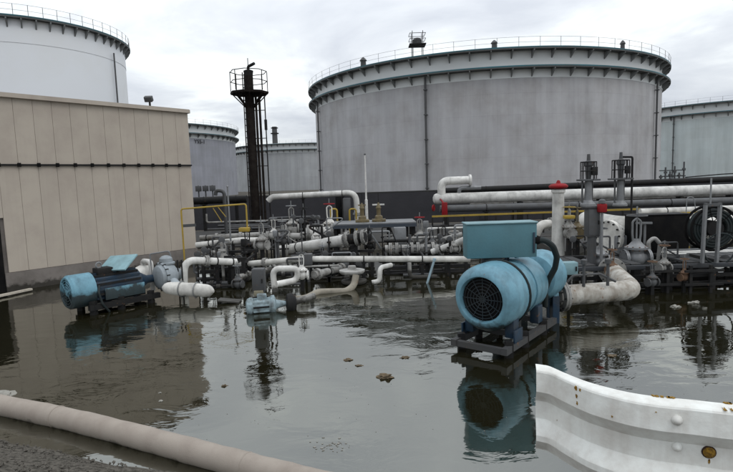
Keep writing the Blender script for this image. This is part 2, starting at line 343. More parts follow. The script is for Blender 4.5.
# others
t1, _ = tank('storage_tank', 'white storage tank rising above the beige panelled building', -38.8, 62.0, 10.6, 19.65, TWHITE, nb=56, over=.65, lower=0, band=2.4)
LT = Vector((-38.8, 62, 0))
pz = rim(124, 10.9, LT); m = MB(); m.cyl((pz.x, pz.y, .2), (pz.x, pz.y, 18), .09, n=8); t1.part('downpipe', m, GREY)
LBODY = tank_mat('tank_lilac_shell', (.29, .295, .33), .93, 25, (.25, .255, .27))
PBODY = tank_mat('tank_pale_shell', (.36, .37, .38), .93, 25, (.32, .325, .325))
def polar(px, D):
    d = ray(px, 180); d.z = 0; d.normalize(); return d*D
p3 = polar(140, 147); t3, _ = tank('storage_tank', 'lilac grey storage tank half hidden behind the right edge of the beige building', p3.x, p3.y, 24.4, 16.7, LBODY)
p4 = polar(300, 207); t4, _ = tank('storage_tank', 'distant pale storage tank between the dark monitor tower and the huge grey tank', p4.x, p4.y, 24.4, 16.3, PBODY)
G5 = tank_mat('tank_greenish_shell', (.48, .53, .53), .95, 25, (.43, .46, .45))
p5 = polar(716, 160); t5, _ = tank('storage_tank', 'pale green white storage tank cut off by the right edge of the photo', p5.x, p5.y, 24.4, 16.9, G5)
downpipe(t5, 672, p5, 24.4, 14.6, .12)
# writing on the lilac tank
fc = bpy.data.curves.new('lettering', 'FONT'); fc.body = 'Y55-1'; fc.size = 1.25; fc.extrude = .02; fc.align_x = 'CENTER'
fo = bpy.data.objects.new('lettering_source', fc); col.objects.link(fo)
pw = rim(202, 24.45, p3); fwd = Vector((pw.x-p3.x, pw.y-p3.y, 0)).normalized()
bpy.context.view_layer.update(); fme = bpy.data.meshes.new_from_object(fo.evaluated_get(bpy.context.evaluated_depsgraph_get())); bpy.data.objects.remove(fo)
fme.materials.clear(); fme.materials.append(BLACK)
lo = bpy.data.objects.new('lettering', fme); col.objects.link(lo); lo.parent = t3.o
xx = Z.cross(fwd); Rm = Matrix((xx, Z, fwd)).transposed().to_4x4(); lo.matrix_local = Matrix.Translation(Vector((pw.x, pw.y, 12.5))-t3.loc+fwd*.12) @ Rm
# far chimney
pc = polar(277, 260); m = MB(); m.lathe((pc.x, pc.y, 0), Z, [(0, 1.6), (30.2, 1.2)], 12); tt = Thing('chimney', 'thin far grey chimney poking above the distant pale tank', 'chimney', (pc.x, pc.y, 0)); tt.part('shaft', m, GREY)
m = MB(); m.torus((pc.x, pc.y, 27), Z, 1.8, .25, 14, 6); m.torus((pc.x, pc.y, 29.6), Z, 1.6, .2, 14, 6); tt.part('ring_platform', m, DARK)

# ------------------------------------------------------------------ beige building
C1 = Vector((-6.1, 18.5, 0)); HB = 5.3
t = Thing('panel_building', 'beige metal panelled building standing in the flood water at left', 'building', C1)
npan = 26; pwid = (Vector((-10.07, 14.02, 0))-C1).length/12.45; zm = 3.44
Bn = B40  # outward normal of the long wall (towards the camera side)
m = MB(); back = -Bn*9
Lw = npan*pwid
q0, q1 = C1-Bn*.06-A40*.06, C1-A40*Lw-Bn*.06
m.prism([q0+Z*.0-Z*.6, q1-Z*.6, q1+back-Z*.6, q0+back-Z*.6], (0, 0, HB+.55)); t.part('core', m, PLINTH)
DOOR = (12.25, 15)   # panels replaced by the doorway (counted from the right corner)
def pan(i, za, zb_):
    a = C1-A40*(i*pwid+.002); b = C1-A40*((i+1)*pwid-.002); dth = .055
    m = MB(); h = (a+b)/2
    P = [a-Bn*.05, b-Bn*.05, b-A40*-.012+Bn*0, a-A40*.012+Bn*0]
    # folded sheet: chamfered edges and one shallow stiffening fold
    prof = [(0, -.003), (.010, .003), (.5, .005), (.99, .003), (1, -.003)]
    V = []; n = len(prof)
    for z in (za, zb_):
        for f_, o_ in prof: V.append(a.lerp(b, f_)+Bn*o_+Z*z)
        for f_, o_ in reversed(prof): V.append(a.lerp(b, f_)-Bn*.05+Z*z)
    k = 2*n; m.add(V, [(i_, (i_+1) % k, k+(i_+1) % k, k+i_) for i_ in range(k)]+[tuple(range(k-1, -1, -1)), tuple(range(k, 2*k))]); return m
for i in range(npan):
    t.part('wall_panel', pan(i, zm+.012, HB-.03), BEIGE)
    if not DOOR[0]-.3 < i < DOOR[1]: t.part('wall_panel', pan(i, .52, zm-.012), BEIGE)
    else: t.part('wall_panel', pan(i, 2.02, zm-.012), BEIGE)
m = MB(); e0 = C1+Bn*.04; m.bar(e0+Z*zm, e0-A40*Lw+Z*zm, .05, .05); rl = t.part('joint_rail', m, DARK)
for i in range(1, npan):
    q = e0-A40*(i*pwid)+Bn*.03+Z*zm; m = MB(); m.box(q, (.09, .05, .11), -math.radians(40)+PI/2, bev=.01); t.part('rail_clip', m, BLACK, rl)
m = MB(); m.bar(e0-A40*0+Z*HB, e0-A40*Lw+Z*HB, .16, .12); m.bar(e0+Z*HB, e0+back+Z*HB, .16, .12); t.part('roof_flashing', m, BEIGE)
m = MB(); m.bar(C1-Bn*.01+Z*.23+A40*.01, C1-Bn*.01-A40*(12.2*pwid)+Z*.23, .1, .56); t.part('plinth', m, PLINTH)
m = MB(); dm = C1-A40*(13.4*pwid)-Bn*.02; m.box(dm+Z*.8, (.02, 2.4*pwid, 2.4), -math.radians(40)); t.part('door', m, BLACK)
# end wall panels
for i in range(14):
    a = C1-Bn*(i*.62+.1)+A40*.0; b = C1-Bn*((i+1)*.62+.08); m = MB(); m.prism([a-A40*.05, b-A40*.05, b+A40*.0, a], (0, 0, HB-.1)); t.part('wall_panel', m, BEIGE)
fl = at(150, 106, 17.7); fl.z = HB+.07
s_ = Thing('floodlight', 'small floodlight on the roof edge of the beige building', 'floodlight', fl)
m = MB(); m.bar(fl, fl+Z*.22, .05); s_.part('bracket', m, DARK); m = MB(); m.box(fl+Vector((-.03, 0, .27)), (.26, .16, .18), Matrix.Rotation(.5, 3, 'X'), bev=.02); s_.part('lamp_head', m, GREY)
m = MB(); pa, pb = on(-6, 297, .06), on(31, 289, .06); m.bar(pa, pb, .12, .05); single('plank', m, mat('pale_wood', (.42, .38, .32), .8, scale=6), 'pale plank floating by the dark doorway of the beige building', 'plank')

# ------------------------------------------------------------------ builders for plant
def bolts(mb, c, d, R, n=8, r=.018, h=.03):
    c = Vector(c); d = Vector(d).normalized(); xx, yy = mb.frame(d)
    for i in range(n):
        a = 2*PI*i/n; p = c+(xx*math.cos(a)+yy*math.sin(a))*R; mb.cyl(p-d*h, p+d*h, r, n=6)
def flange(t, c, d, r, parent=None, m=None, th=.05):
    mb = MB(); d = Vector(d).normalized(); mb.lathe(Vector(c)-d*th, d, [(0, r*1.55), (th*.92, r*1.55), (th, r*1.3), (th*1.08, r*1.55), (2*th, r*1.55)], 18)
    f = t.part('flange', mb, m or PALE, parent); b = MB(); bolts(b, c, d, r*1.4, 8, r*.08, th*1.5); t.part('bolt_ring', b, DARK, f); return f
def pipeline(name, label, pts, r, m=WHITE, fl=(), sup=(), group=None, cat='pipe', bend=None, zsup=-.6, supm=None):
    pts = [Vector(p) for p in pts]; t = Thing(name, label, cat, (pts[0].x, pts[0].y, min(p.z for p in pts)-r), group)
    mb = MB(); mb.tube(pts, r, 16, bend); po = t.part('pipe', mb, m)
    tot = [0]
    for a, b in zip(pts, pts[1:]): tot.append(tot[-1]+(b-a).length)
    def pt(q):
        s_ = q*tot[-1]
        for i in range(len(pts)-1):
            if s_ <= tot[i+1]+1e-6:
                d = pts[i+1]-pts[i]; return pts[i]+d*((s_-tot[i])/d.length), d.normalized()
    for q in fl: flange(t, *pt(q), r, po)
    for q in sup:
        c, d = pt(q); mb = MB(); mb.box((c.x, c.y, (c.z-r+zsup)/2), (max(.08, r*.8), max(.08, r*.8), c.z-r-zsup)); mb.box((c.x, c.y, c.z-r-.02), (r*1.6, r*1.6, .04)); t.part('support_leg', mb, supm or DARK)
        mb = MB(); mb.torus(c, d, r*1.02, .018, 16, 6); t.part('clamp', mb, DARK)
    return t
def wheel(mb, c, d, R, r=.015, sp=4):
    mb.torus(c, d, R, r, 20, 6); xx, yy = mb.frame(Vector(d).normalized())
    for i in range(sp):
        a = PI*i/sp*2; mb.bar(Vector(c), Vector(c)+(xx*math.cos(a)+yy*math.sin(a))*R, r*1.3)
    mb.cyl(Vector(c)-Vector(d).normalized()*.03, Vector(c)+Vector(d).normalized()*.03, r*2.2, n=8)
def gate_valve(label, base, s=1.0, ax=(1, 0, 0), body=PALE, wm_=GREY, zfloor=-.6, group=None, yoke=True, wc=None):
    """base: centre of the valve bore"""
    base = Vector(base); ax = Vector(ax).normalized(); t = Thing('gate_valve', label, 'valve', (base.x, base.y, base.z-.3*s), group)
    m = MB(); m.lathe(base-ax*.26*s, ax, [(0, .11*s), (.08*s, .12*s), (.16*s, .2*s), (.26*s, .23*s), (.36*s, .2*s), (.44*s, .12*s), (.52*s, .11*s)], 16); b = t.part('valve_body', m, body)
    for k in (-1, 1): flange(t, base+ax*k*.27*s, ax, .14*s, b, body, .035*s)
    m = MB(); m.lathe(base+Z*.1*s, Z, [(0, .17*s), (.12*s, .17*s), (.12*s, .26*s), (.17*s, .26*s), (.2*s, .19*s), (.3*s, .1*s), (.36*s, .09*s)], 16); bo = t.part('bonnet', m, body)
    mb = MB(); bolts(mb, base+Z*.245*s, Z, .23*s, 10, .018*s, .05*s); t.part('bolt_ring', mb, RUSTM, bo)
    top = base+Z*.46*s
    if yoke:
        m = MB(); sd_ = ax*.1*s
        m.tube([top-sd_*.8-Z*.04*s, top-sd_+Z*.12*s, top-sd_+Z*.42*s, top+Z*.5*s], .026*s, 8, .08*s); m.tube([top+sd_*.8-Z*.04*s, top+sd_+Z*.12*s, top+sd_+Z*.42*s, top+Z*.5*s], .026*s, 8, .08*s); t.part('yoke', m, body)
    m = MB(); m.cyl(top-Z*.1*s, top+Z*.78*s, .02*s, n=8); t.part('stem', m, GALV)
    m = MB(); wheel(m, top+Z*.56*s, Z, .22*s, .016*s); t.part('handwheel', m, wc or wm_)
    if zfloor is not None:
        m = MB(); m.box((base.x, base.y, (base.z-.2*s+zfloor)/2), (.16*s, .16*s, base.z-.2*s-zfloor)); t.part('pedestal', m, DARK)
    return t
def box_on_post(name, label, cat, p, size, zfloor, m=GREY, post=GREY, rz=0, pr=.035):
    p = Vector(p); t = Thing(name, label, cat, (p.x, p.y, zfloor)); b = MB(); b.box(p, size, rz, bev=.02); bo = t.part('cabinet', b, m)
    b = MB(); n = Matrix.Rotation(rz, 3, 'Z') @ Vector((0, -1, 0)); b.box(p+n*(size[1]/2+.006), (size[0]*.86, .012, size[2]*.88), rz, bev=.004); d = t.part('door', b, m, bo)
    b = MB(); b.box(p+n*(size[1]/2+.02)+(Matrix.Rotation(rz, 3, 'Z') @ Vector((size[0]*.33, 0, 0))), (.025, .03, .09), rz); t.part('handle', b, DARK, bo)
    b = MB(); b.cyl((p.x, p.y, zfloor), (p.x, p.y, p.z-size[2]/2), pr, n=10); t.part('post', b, post); return t

# ------------------------------------------------------------------ big blue pump motor (right of centre)
O = at(481, 300, 7.75); AX = Vector((math.sin(math.radians(39)), math.cos(math.radians(39)), 0)); SX = Vector((AX.y, -AX.x, 0)); rz = -math.radians(39)
t = Thing('pump_motor', 'large blue pump motor under the teal box, standing in the flood on a steel frame', 'motor', (O.x+AX.x*.7, O.y+AX.y*.7, -.3))
R = .525
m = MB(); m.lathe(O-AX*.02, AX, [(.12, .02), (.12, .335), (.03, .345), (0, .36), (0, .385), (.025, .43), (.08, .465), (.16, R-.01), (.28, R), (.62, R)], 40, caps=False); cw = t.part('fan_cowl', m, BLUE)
m = MB(); m.lathe(O+AX*.07, AX, [(0, .335), (.02, .34)], 32); 
g = t.part('inlet_screen', m, BLACK, cw)
m = MB()
for q in (.05, .1, .15, .2, .25, .3): m.torus(O+AX*.045, AX, q, .006, 28, 5)
for i in range(6):
    a = PI*i/6; v = SX*math.cos(a)+Z*math.sin(a); m.bar(O+AX*.05-v*.335, O+AX*.05+v*.335, .012)
t.part('grille', m, mat('grille_slate', (.013, .02, .025), .7), cw)
for k_ in range(12):
    a = 2*PI*(k_+.5)/12; v = SX*math.cos(a)+Z*math.sin(a); m = MB(); m.lathe(O+AX*.02+v*.405, AX, [(-.012, .006), (-.012, .012), (.02, .012)], 6); t.part('bolt', m, DARK, cw)
for d_ in (.95, 1.35):
    m = MB(); m.torus(O+AX*d_+Z*.50, SX, .05, .018, 14, 6); t.part('lifting_eye', m, BLUED)
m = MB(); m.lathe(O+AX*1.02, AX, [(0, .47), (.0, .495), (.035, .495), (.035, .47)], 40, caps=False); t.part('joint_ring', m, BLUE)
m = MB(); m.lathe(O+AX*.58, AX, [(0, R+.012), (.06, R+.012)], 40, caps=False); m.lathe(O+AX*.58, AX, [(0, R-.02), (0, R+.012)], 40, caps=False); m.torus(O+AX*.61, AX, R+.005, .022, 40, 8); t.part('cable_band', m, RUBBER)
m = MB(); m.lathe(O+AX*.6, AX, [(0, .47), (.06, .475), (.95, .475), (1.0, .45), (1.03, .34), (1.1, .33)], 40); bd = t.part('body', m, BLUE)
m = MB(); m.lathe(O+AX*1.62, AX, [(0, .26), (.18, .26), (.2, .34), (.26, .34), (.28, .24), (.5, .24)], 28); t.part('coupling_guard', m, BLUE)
for sx in (-1, 1):
    for d_ in (.35, 1.35):
        m = MB(); q = O+AX*d_+SX*sx*.34; m.box((q.x, q.y, O.z-.46), (.15, .2, .3), rz, bev=.015); t.part('foot', m, BLUED)
m = MB(); zb = .04
for sx in (-1, 1): a = O+SX*sx*.42; m.bar(Vector((a.x, a.y, .14))-AX*.12, Vector((a.x, a.y, .13))+AX*2.0, .09, .10)
for d_ in (-.06, .85, 1.9): a = O+AX*d_; m.bar(Vector((a.x, a.y, .13))-SX*.46, Vector((a.x, a.y, .13))+SX*.46, .08, .09)
t.part('base_frame', m, mat('frame_dark_grey', (.05, .051, .053), .6, rust=.3, dirt=.6))
for sx in (-1, 1):
    for d_ in (.1, .7, 1.5):
        m = MB(); q = O+AX*d_+SX*sx*.40; m.bar((q.x, q.y, -.6), (q.x, q.y, O.z-.6), .11, .11); t.part('leg', m, DARK)
for sx in (-1, 1):
    m = MB(); q = O+SX*sx*.44; m.box((q.x+AX.x*.35, q.y+AX.y*.35, .28), (.03, .3, .2), rz, bev=.008); t.part('gusset', m, BLUED)
# little maker's plate
m = MB(); q = O+AX*.5-SX*.12+Z*(.485); m.box(q, (.14, .09, .01), Matrix.Rotation(rz, 3, 'Z') @ Matrix.Rotation(-.25, 3, 'Y')); t.part('nameplate', m, FOAM)
# terminal box on top
Y0 = 8.35; c = at(502, 241, Y0); wx = 70.5*pxm(Y0); hz = 34.5*pxm(Y0)
tb = Thing('terminal_box', 'large plain teal terminal box mounted above the big blue motor', 'box', (c.x, c.y+.18, c.z-hz/2-.12))
m = MB(); m.box(c+Vector((0, .18, 0)), (wx, .36, hz), bev=.012); b_ = tb.part('cabinet', m, TEAL)
m = MB(); m.box(c+Vector((0, .18, hz/2+.012)), (wx+.03, .4, .022), bev=.005); tb.part('lid', m, SKYB, b_)
m = MB(); m.box(c+Vector((wx/2-.05, -.012, -.04)), (.03, .02, hz*.6), bev=.004); tb.part('hinge_strip', m, BLUED, b_)
m = MB(); m.box(c+Vector((-.12, .22, -hz/2-.07)), (.3, .24, .14), bev=.01); tb.part('pedestal', m, BLUED)
cb = Thing('cable', 'thick black cable looping from the teal box down to the pump', 'cable', at(556, 268, 8.9))
m = MB(); P = [at(536, 240, 8.4), at(545, 240, 8.35), at(553, 246, 8.4), at(557, 257, 8.5), at(555, 268, 8.6), at(549, 279, 8.7), at(545, 290, 8.8), at(545, 306, 8.9)]; m.tube(P, .05, 10, .25); cb.part('sheath', m, RUBBER)
m = MB(); m.lathe(at(534.5, 240, 8.4), Vector((1, 0, 0)), [(0, .075), (.05, .075), (.09, .06)], 12); cb.part('gland', m, BLACK)
# pump behind
PO = O+AX*2.05
t = Thing('pump', 'blue pump casing behind the big motor with a flanged side outlet', 'pump', (PO.x, PO.y, -.2))
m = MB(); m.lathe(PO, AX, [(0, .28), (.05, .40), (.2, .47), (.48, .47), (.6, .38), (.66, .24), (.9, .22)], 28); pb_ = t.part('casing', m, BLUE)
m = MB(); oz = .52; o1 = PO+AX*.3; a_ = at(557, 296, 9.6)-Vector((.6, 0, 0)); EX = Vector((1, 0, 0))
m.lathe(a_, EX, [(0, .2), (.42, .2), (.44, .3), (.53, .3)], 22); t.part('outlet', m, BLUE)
m = MB(); bolts(m, a_+EX*.52, EX, .265, 10, .02, .1); t.part('bolt_ring', m, DARK)
for sx in (-1, 1):
    m = MB(); q = PO+AX*.3+SX*sx*.3; m.bar((q.x, q.y, -.6), (q.x, q.y, .5), .12, .2); t.part('leg', m, BLUED)
# rusty discharge pipe to the right
s0 = at(557, 296, 9.6); s1 = at(632, 294, 9.9); s2 = at(640, 276, 12.0)
s1 = Vector((s1.x, s1.y, s0.z)); s2 = Vector((s1.x+.55, 12.0, s0.z+.05))
DISCH = mat('discharge_pipe_rusty', (.40, .385, .35), .6, tide_shade=.3, dirt=.9, dirtc=(.10, .065, .032), scale=2.6, rust=.5, streak=.8)
t = pipeline('discharge_pipe', 'white rust stained pipe elbow leaving the big blue pump at water level', [s0, s1, s2], .195, DISCH, fl=(.02, .93), bend=.42)
m = MB(); m.tube([s0+Vector((.12, 0, .19)), s0+Vector((.3, 0, .38)), s0+Vector((.8, 0, .40)), s0+Vector((1.1, 0, .24))], .022, 8, .1); t.part('drain_line', m, GREY)
for dx in (.5, .95):
    m = MB(); q = s0+Vector((dx, 0, .17)); m.cyl(q, q+Z*.42, .03, n=8); m.lathe(q+Z*.42, Z, [(0, .06), (.08, .06), (.1, .02)], 8); t.part('instrument_tap', m, GREY)
jb = at(569, 268, 10.4); box_on_post('junction_box', 'small light blue junction box beside the looping black cable', 'box', jb, (.3, .2, .26), -.5, SKYB, DARK)
pp = on(548, 322, 0); m = MB(); m.cyl((pp.x, pp.y, -.5), (pp.x, pp.y, .72), .03, n=8); m.lathe((pp.x, pp.y, .72), Z, [(0, .045), (.05, .045), (.08, .01)], 8); single('marker_post', m, BLUED, 'thin dark blue post in the water right of the big motor', 'post')

# ------------------------------------------------------------------ smaller motor at left
O2 = at(66, 293, 11.0); AX2 = A40.copy(); SX2 = B40.copy(); r2 = -math.radians(40); R2 = .37
t = Thing('pump_motor', 'smaller blue motor with six spoke fan cowl in front of the beige building', 'motor', (O2.x+.5, O2.y+.6, -.3))
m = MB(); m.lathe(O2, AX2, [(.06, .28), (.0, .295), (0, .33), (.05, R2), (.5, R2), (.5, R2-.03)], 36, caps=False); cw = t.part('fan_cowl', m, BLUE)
m = MB(); m.lathe(O2+AX2*.14, AX2, [(0, .02), (0, .32), (.02, .34)], 24); t.part('fan_disc', m, BLACK, cw)
for i in range(6):
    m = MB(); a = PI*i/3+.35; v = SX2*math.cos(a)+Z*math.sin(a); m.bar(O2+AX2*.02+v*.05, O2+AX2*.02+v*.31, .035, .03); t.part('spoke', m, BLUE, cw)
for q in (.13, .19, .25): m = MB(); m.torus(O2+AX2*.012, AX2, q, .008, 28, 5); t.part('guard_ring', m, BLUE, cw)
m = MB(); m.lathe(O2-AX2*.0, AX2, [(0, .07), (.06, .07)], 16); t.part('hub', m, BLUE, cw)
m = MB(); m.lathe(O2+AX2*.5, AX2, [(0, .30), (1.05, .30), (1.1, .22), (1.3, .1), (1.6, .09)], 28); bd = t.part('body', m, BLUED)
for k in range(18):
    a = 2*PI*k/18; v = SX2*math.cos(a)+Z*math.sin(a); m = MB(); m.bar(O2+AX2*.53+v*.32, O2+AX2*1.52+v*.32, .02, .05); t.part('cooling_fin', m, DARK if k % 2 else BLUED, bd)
m = MB(); m.box(O2+AX2*.8+Z*.36, (.3, .34, .16), r2, bev=.02); t.part('junction_box', m, DARK)
m = MB(); m.torus(O2+AX2*.72+Z*.5, SX2, .06, .018, 14, 6); t.part('lifting_eye', m, GALV)
c2 = O2+AX2*1.12+Z*.50+SX2*.06
m = MB(); Rt = Matrix.Rotation(r2+.35, 3, 'Z') @ Matrix.Rotation(.62, 3, 'X') @ Matrix.Rotation(-.10, 3, 'Y'); m.box(c2, (.86, .5, .04), Rt, bev=.01); t.part('canopy_plate', m, SKYB, label='pale teal tilted cover plate')
m = MB(); m.bar(c2-Z*.05, c2-Z*.3, .08); t.part('bracket', m, DARK)
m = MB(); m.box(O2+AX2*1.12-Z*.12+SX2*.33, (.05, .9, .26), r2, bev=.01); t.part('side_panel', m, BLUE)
m = MB()
for sx in (-1, 1): a = O2+SX2*sx*.36; m.bar(Vector((a.x, a.y, .16))+AX2*.3, Vector((a.x, a.y, .16))+AX2*1.9, .12, .12)
t.part('base_frame', m, DARK)
for sx in (-1, 1):
    for d_ in (.4, 1.0, 1.7):
        m = MB(); q = O2+AX2*d_+SX2*sx*.34; m.bar((q.x, q.y, -.6), (q.x, q.y, O2.z-.22), .12, .12); t.part('leg', m, DARK)
m = MB(); m.tube([O2+AX2*.55+SX2*.34+Z*.1, O2+AX2*.5+SX2*.42-Z*.05, O2+AX2*.55+SX2*.45-Z*.3, O2+AX2*.7+SX2*.4-Z*.5], .025, 8, .1); t.part('cable', m, RUBBER)
# white casing behind it
q = at(144, 277, 13); t = Thing('pump', 'white domed pump casing just right of the smaller blue motor', 'pump', (q.x, q.y, -.3))
m = MB(); m.lathe(q-AX2*.25, AX2, [(0, .1), (.05, .26), (.2, .31), (.4, .28), (.5, .12)], 22); t.part('casing', m, CREAM)
m = MB(); m.lathe((q.x, q.y, -.6), Z, [(0, .2), (.45, .18), (.5, .1)], 14); t.part('pedestal', m, PALE)
m = MB(); m.tube([q+Z*.25, q+Z*.42, q+Z*.42+SX2*.4, q+SX2*.42-Z*.3], .06, 10, .1); t.part('side_line', m, WHITE)
# tarpaulin-covered valve
def lump(c, sx, sy, sz, seed, amp=.22, sub=4, pleat=0):
    bm = bmesh.new(); bmesh.ops.create_icosphere(bm, subdivisions=sub, radius=1); mb = MB()
    for v in bm.verts:
        n = v.co.normalized(); d = 1+amp*noise.noise(n*1.7+Vector((seed, 0, 0)))+amp*.5*noise.noise(n*4+Vector((0, seed, 0)))+amp*.35*abs(noise.noise(n*7+Vector((seed, seed, 0))))
        if pleat: d += pleat*math.sin(math.atan2(n.y, n.x)*9+2*noise.noise(n*3))*(1-abs(n.z))
        v.co = Vector((n.x*sx, n.y*sy, n.z*sz))*d+Vector(c)
    bm.verts.index_update(); mb.add([v.co.copy() for v in bm.verts], [tuple(v.index for v in f.verts) for f in bm.faces]); bm.free(); return mb
q = at(167, 275, 12.6); t = Thing('pump', 'blue grey rounded pump casing joined to the fat white insulated pipe', 'pump', (q.x, q.y, -.2))
m = MB(); m.lathe(q-AX2*.3-Z*.02, AX2, [(0, .08), (.02, .2), (.06, .27), (.16, .31), (.36, .31), (.46, .26), (.5, .16), (.62, .15)], 26); cs = t.part('casing', m, TARP)
m = MB(); m.torus(q-AX2*.14-Z*.02, AX2, .315, .03, 28, 6); t.part('casing_joint', m, TARP, cs)
m = MB(); bolts(m, q-AX2*.14-Z*.02, AX2, .34, 14, .014, .04); t.part('bolt_ring', m, DARK, cs)
m = MB(); q3 = q+Vector((-.02, .05, .17)); m.lathe(q3, Z, [(0, .17), (.08, .14), (.1, .21), (.14, .21), (.15, .16), (.24, .15), (.29, .1), (.31, .04)], 20); t.part('valve_head', m, TARP)
m = MB(); m.tube([q-Z*.1+Vector((.1, -.1, 0)), q+Vector((.3, -.25, -.25)), q+Vector((.55, -.45, -.34))], .14, 16, .25); t.part('outlet_elbow', m, TARP)
m = MB(); m.lathe((q.x, q.y, -.6), Z, [(0, .2), (.5, .16)], 14); t.part('pedestal', m, DARK)
m = MB(); m.tube([q+Vector((-.4, .1, -.5)), q+Vector((-.42, .1, .52)), q+Vector((.05, .1, .58)), q+Vector((.2, .3, -.3))], .018, 8, .05); t.part('guard_hoop', m, GALV)
for dx in (.24, .34): m = MB(); m.cyl((q.x+dx, q.y+.1, -.5), (q.x+dx, q.y+.1, q.z+.35), .02, n=6); t.part('conduit', m, DARK)
a_, b_ = at(171, 289, 12.1), at(214, 292, 11.9)
t = Thing('insulated_pipe', 'fat white insulated pipe lying half in the water below the tarpaulin', 'pipe', (a_.x, a_.y, -.1))
m = MB(); m.tube([a_.lerp(b_, f_)+Z*.02 for f_ in [-.2+.06*k for k in range(21)]], .16, 18, 0, rf=lambda s_: (1+.03*math.sin(s_*23))*math.sqrt(max(.04, 1-abs(2*s_-1)**5))); t.part('insulation', m, CREAM)
for f_ in (.25, .6): m = MB(); m.torus(a_.lerp(b_, f_)+Z*.025, b_-a_, .176, .012, 20, 6); t.part('strap', m, GALV)
m = MB(); m.box(b_+Vector((.36, -.05, -.2)), (.5, .3, .03), Matrix.Rotation(.12, 3, 'Y')); t.part('end_plate', m, PALE)
pipeline('bent_pipe', 'white pipe rising from the water and elbowing right near the yellow gate', [at(184, 290, 13.3), at(184, 260, 13.3), at(236, 262, 14.2)], .095, WHITE, fl=(.62,), sup=(.75, .95))

# ------------------------------------------------------------------ dark frames and columns of the left pipe rack
def rack(label, px0, px1, Y, ztop, nc=3, depth=1.2, m_=DARK, mids=(.45,), wd=.09):
    a = at(px0, 260, Y); b = at(px1, 260, Y); t = Thing('pipe_rack', label, 'pipe rack', ((a.x+b.x)/2, Y+depth/2, -.6))
    for yy in (Y, Y+depth):
        for i in range(nc):
            x = a.x+(b.x-a.x)*i/(nc-1); m = MB(); m.bar((x, yy, -.6), (x, yy, ztop), wd, wd); t.part('column', m, m_)
        for zz in (ztop+.045,)+tuple(mids):
            m = MB(); m.bar((a.x-.1, yy, zz), (b.x+.1, yy, zz), wd*.9, wd*.9); t.part('beam', m, m_)
    for i in range(nc):
        x = a.x+(b.x-a.x)*i/(nc-1); m = MB(); m.bar((x, Y+wd/2, ztop-.06), (x, Y+depth-wd/2, ztop-.06), wd*.7, wd*.7); t.part('cross_beam', m, m_)
    return t
rack('dark steel pipe rack below the yellow gate frame', 203, 243, 14.3, .62, 4, 1.6, mids=(.1, .34))
rack('dark steel pipe rack in the middle under the long white pipe', 310, 372, 14.6, .42, 4, 2.0, mids=(.12,))
rack('dark steel pipe rack just left of the big teal box', 388, 466, 14.8, .42, 5, 2.2, mids=(.0, .2))
# yellow gate frame
P = [at(186, 250, 16), at(181, 209, 16), at(246, 204, 16), at(248, 232, 16)]
P[0] = Vector((P[1].x, 16, -.6)); P[3] = Vector((P[2].x, 16, at(248, 232, 16).z))
t = Thing('portal_gate', 'yellow tubular portal frame in front of the bund beside the beige building', 'gate', (P[0].x, P[0].y, .2))
m = MB(); m.tube(P, .026, 10, .08); t.part('frame', m, YEL)
m = MB(); q = at(244.5, 229.5, 15.95); m.box(q, (.32, .2, .13), bev=.02); t.part('latch_box', m, YEL)
m = MB(); m.bar(at(181.5, 226, 16), at(196, 225, 16.2), .03, .09); t.part('cross_bar', m, GREY)
for k, (ax_, ay_, bx_, by_) in enumerate(((213, 208, 222, 222), (218, 207, 226, 217))): m = MB(); m.bar(at(ax_, ay_, 16), at(bx_, by_, 16), .02); t.part('brace', m, YEL)
q = at(231, 246, 17); q.z = .0; m = MB(); top = at(229.3, 187, 17); m.cyl(q, Vector((q.x, q.y, top.z)), .035, .025, n=8); m.lathe((q.x, q.y, top.z), Z, [(0, .04), (.03, .04), (.05, .01)], 8); single('slim_pole', m, GALV, 'slim light grey pole standing in front of the gooseneck vent', 'pole')
g0 = at(227, 240, 22); g0.z = .2
pipeline('gooseneck_vent', 'grey gooseneck vent pipe bending left above the yellow gate frame', [g0, Vector((g0.x, g0.y, at(226, 191, 22).z)), at(216, 190.5, 22), at(215.5, 195.5, 22)], .075, GREY, bend=.3)
pl_ = at(200, 203, 28.2); pipeline('bund_pipe', 'dark pipe running along the foot of the bund at left', [at(193, 201, 28.4), at(247, 199, 28.4)], .2, DARK, sup=(.2, .8), zsup=.2)
for i, px in enumerate((199, 206, 213)):
    q = at(px, 197, 33); m = MB(); m.bar((q.x, q.y, 1.9), (q.x, q.y, 2.75), .07); m.box((q.x, q.y, 2.55), (.34, .2, .35), bev=.02); single('instrument_stand', m, GREY, ('small grey instrument stand on the bund beside the beige building', 'second small instrument stand on the bund right of the beige building', 'third small instrument stand on the bund, left of the gooseneck vent')[i], 'instrument', 'instrument stands on the bund')

# ------------------------------------------------------------------ monitor tower
Yt = 26; b0 = at(257, 232, Yt); b0.z = .2; zt = at(250, 92, Yt).z
t = Thing('monitor_tower', 'tall dark brown monitor tower with railed platform and side ladder', 'tower', b0)
BRN = mat('tower_brown', (.011, .008, .007), .8, spec=.1, dirt=.4, rust=.12, scale=4)
m = MB(); m.cyl(b0, (b0.x, b0.y, zt+.75), .21, n=14); t.part('mast', m, BRN)
for dx in (.30, .47):
    m = MB(); m.cyl((b0.x+dx, b0.y-.05, .2), (b0.x+dx, b0.y-.05, zt), .06, n=8); t.part('riser', m, BRN)
m = MB(); lx = b0.x+.22
for s_ in (-1, 1): m.bar((b0.x-.26, b0.y+s_*.18, .2), (b0.x-.26, b0.y+s_*.18, zt+.9), .045)
for i in range(24): m.bar((b0.x-.26, b0.y-.18, .5+i*.3), (b0.x-.26, b0.y+.18, .5+i*.3), .03)
t.part('ladder', m, BRN)
m = MB(); px_ = b0.x+.72
m.cyl((px_, b0.y, .3), (px_, b0.y, zt+.0), .03, n=8)
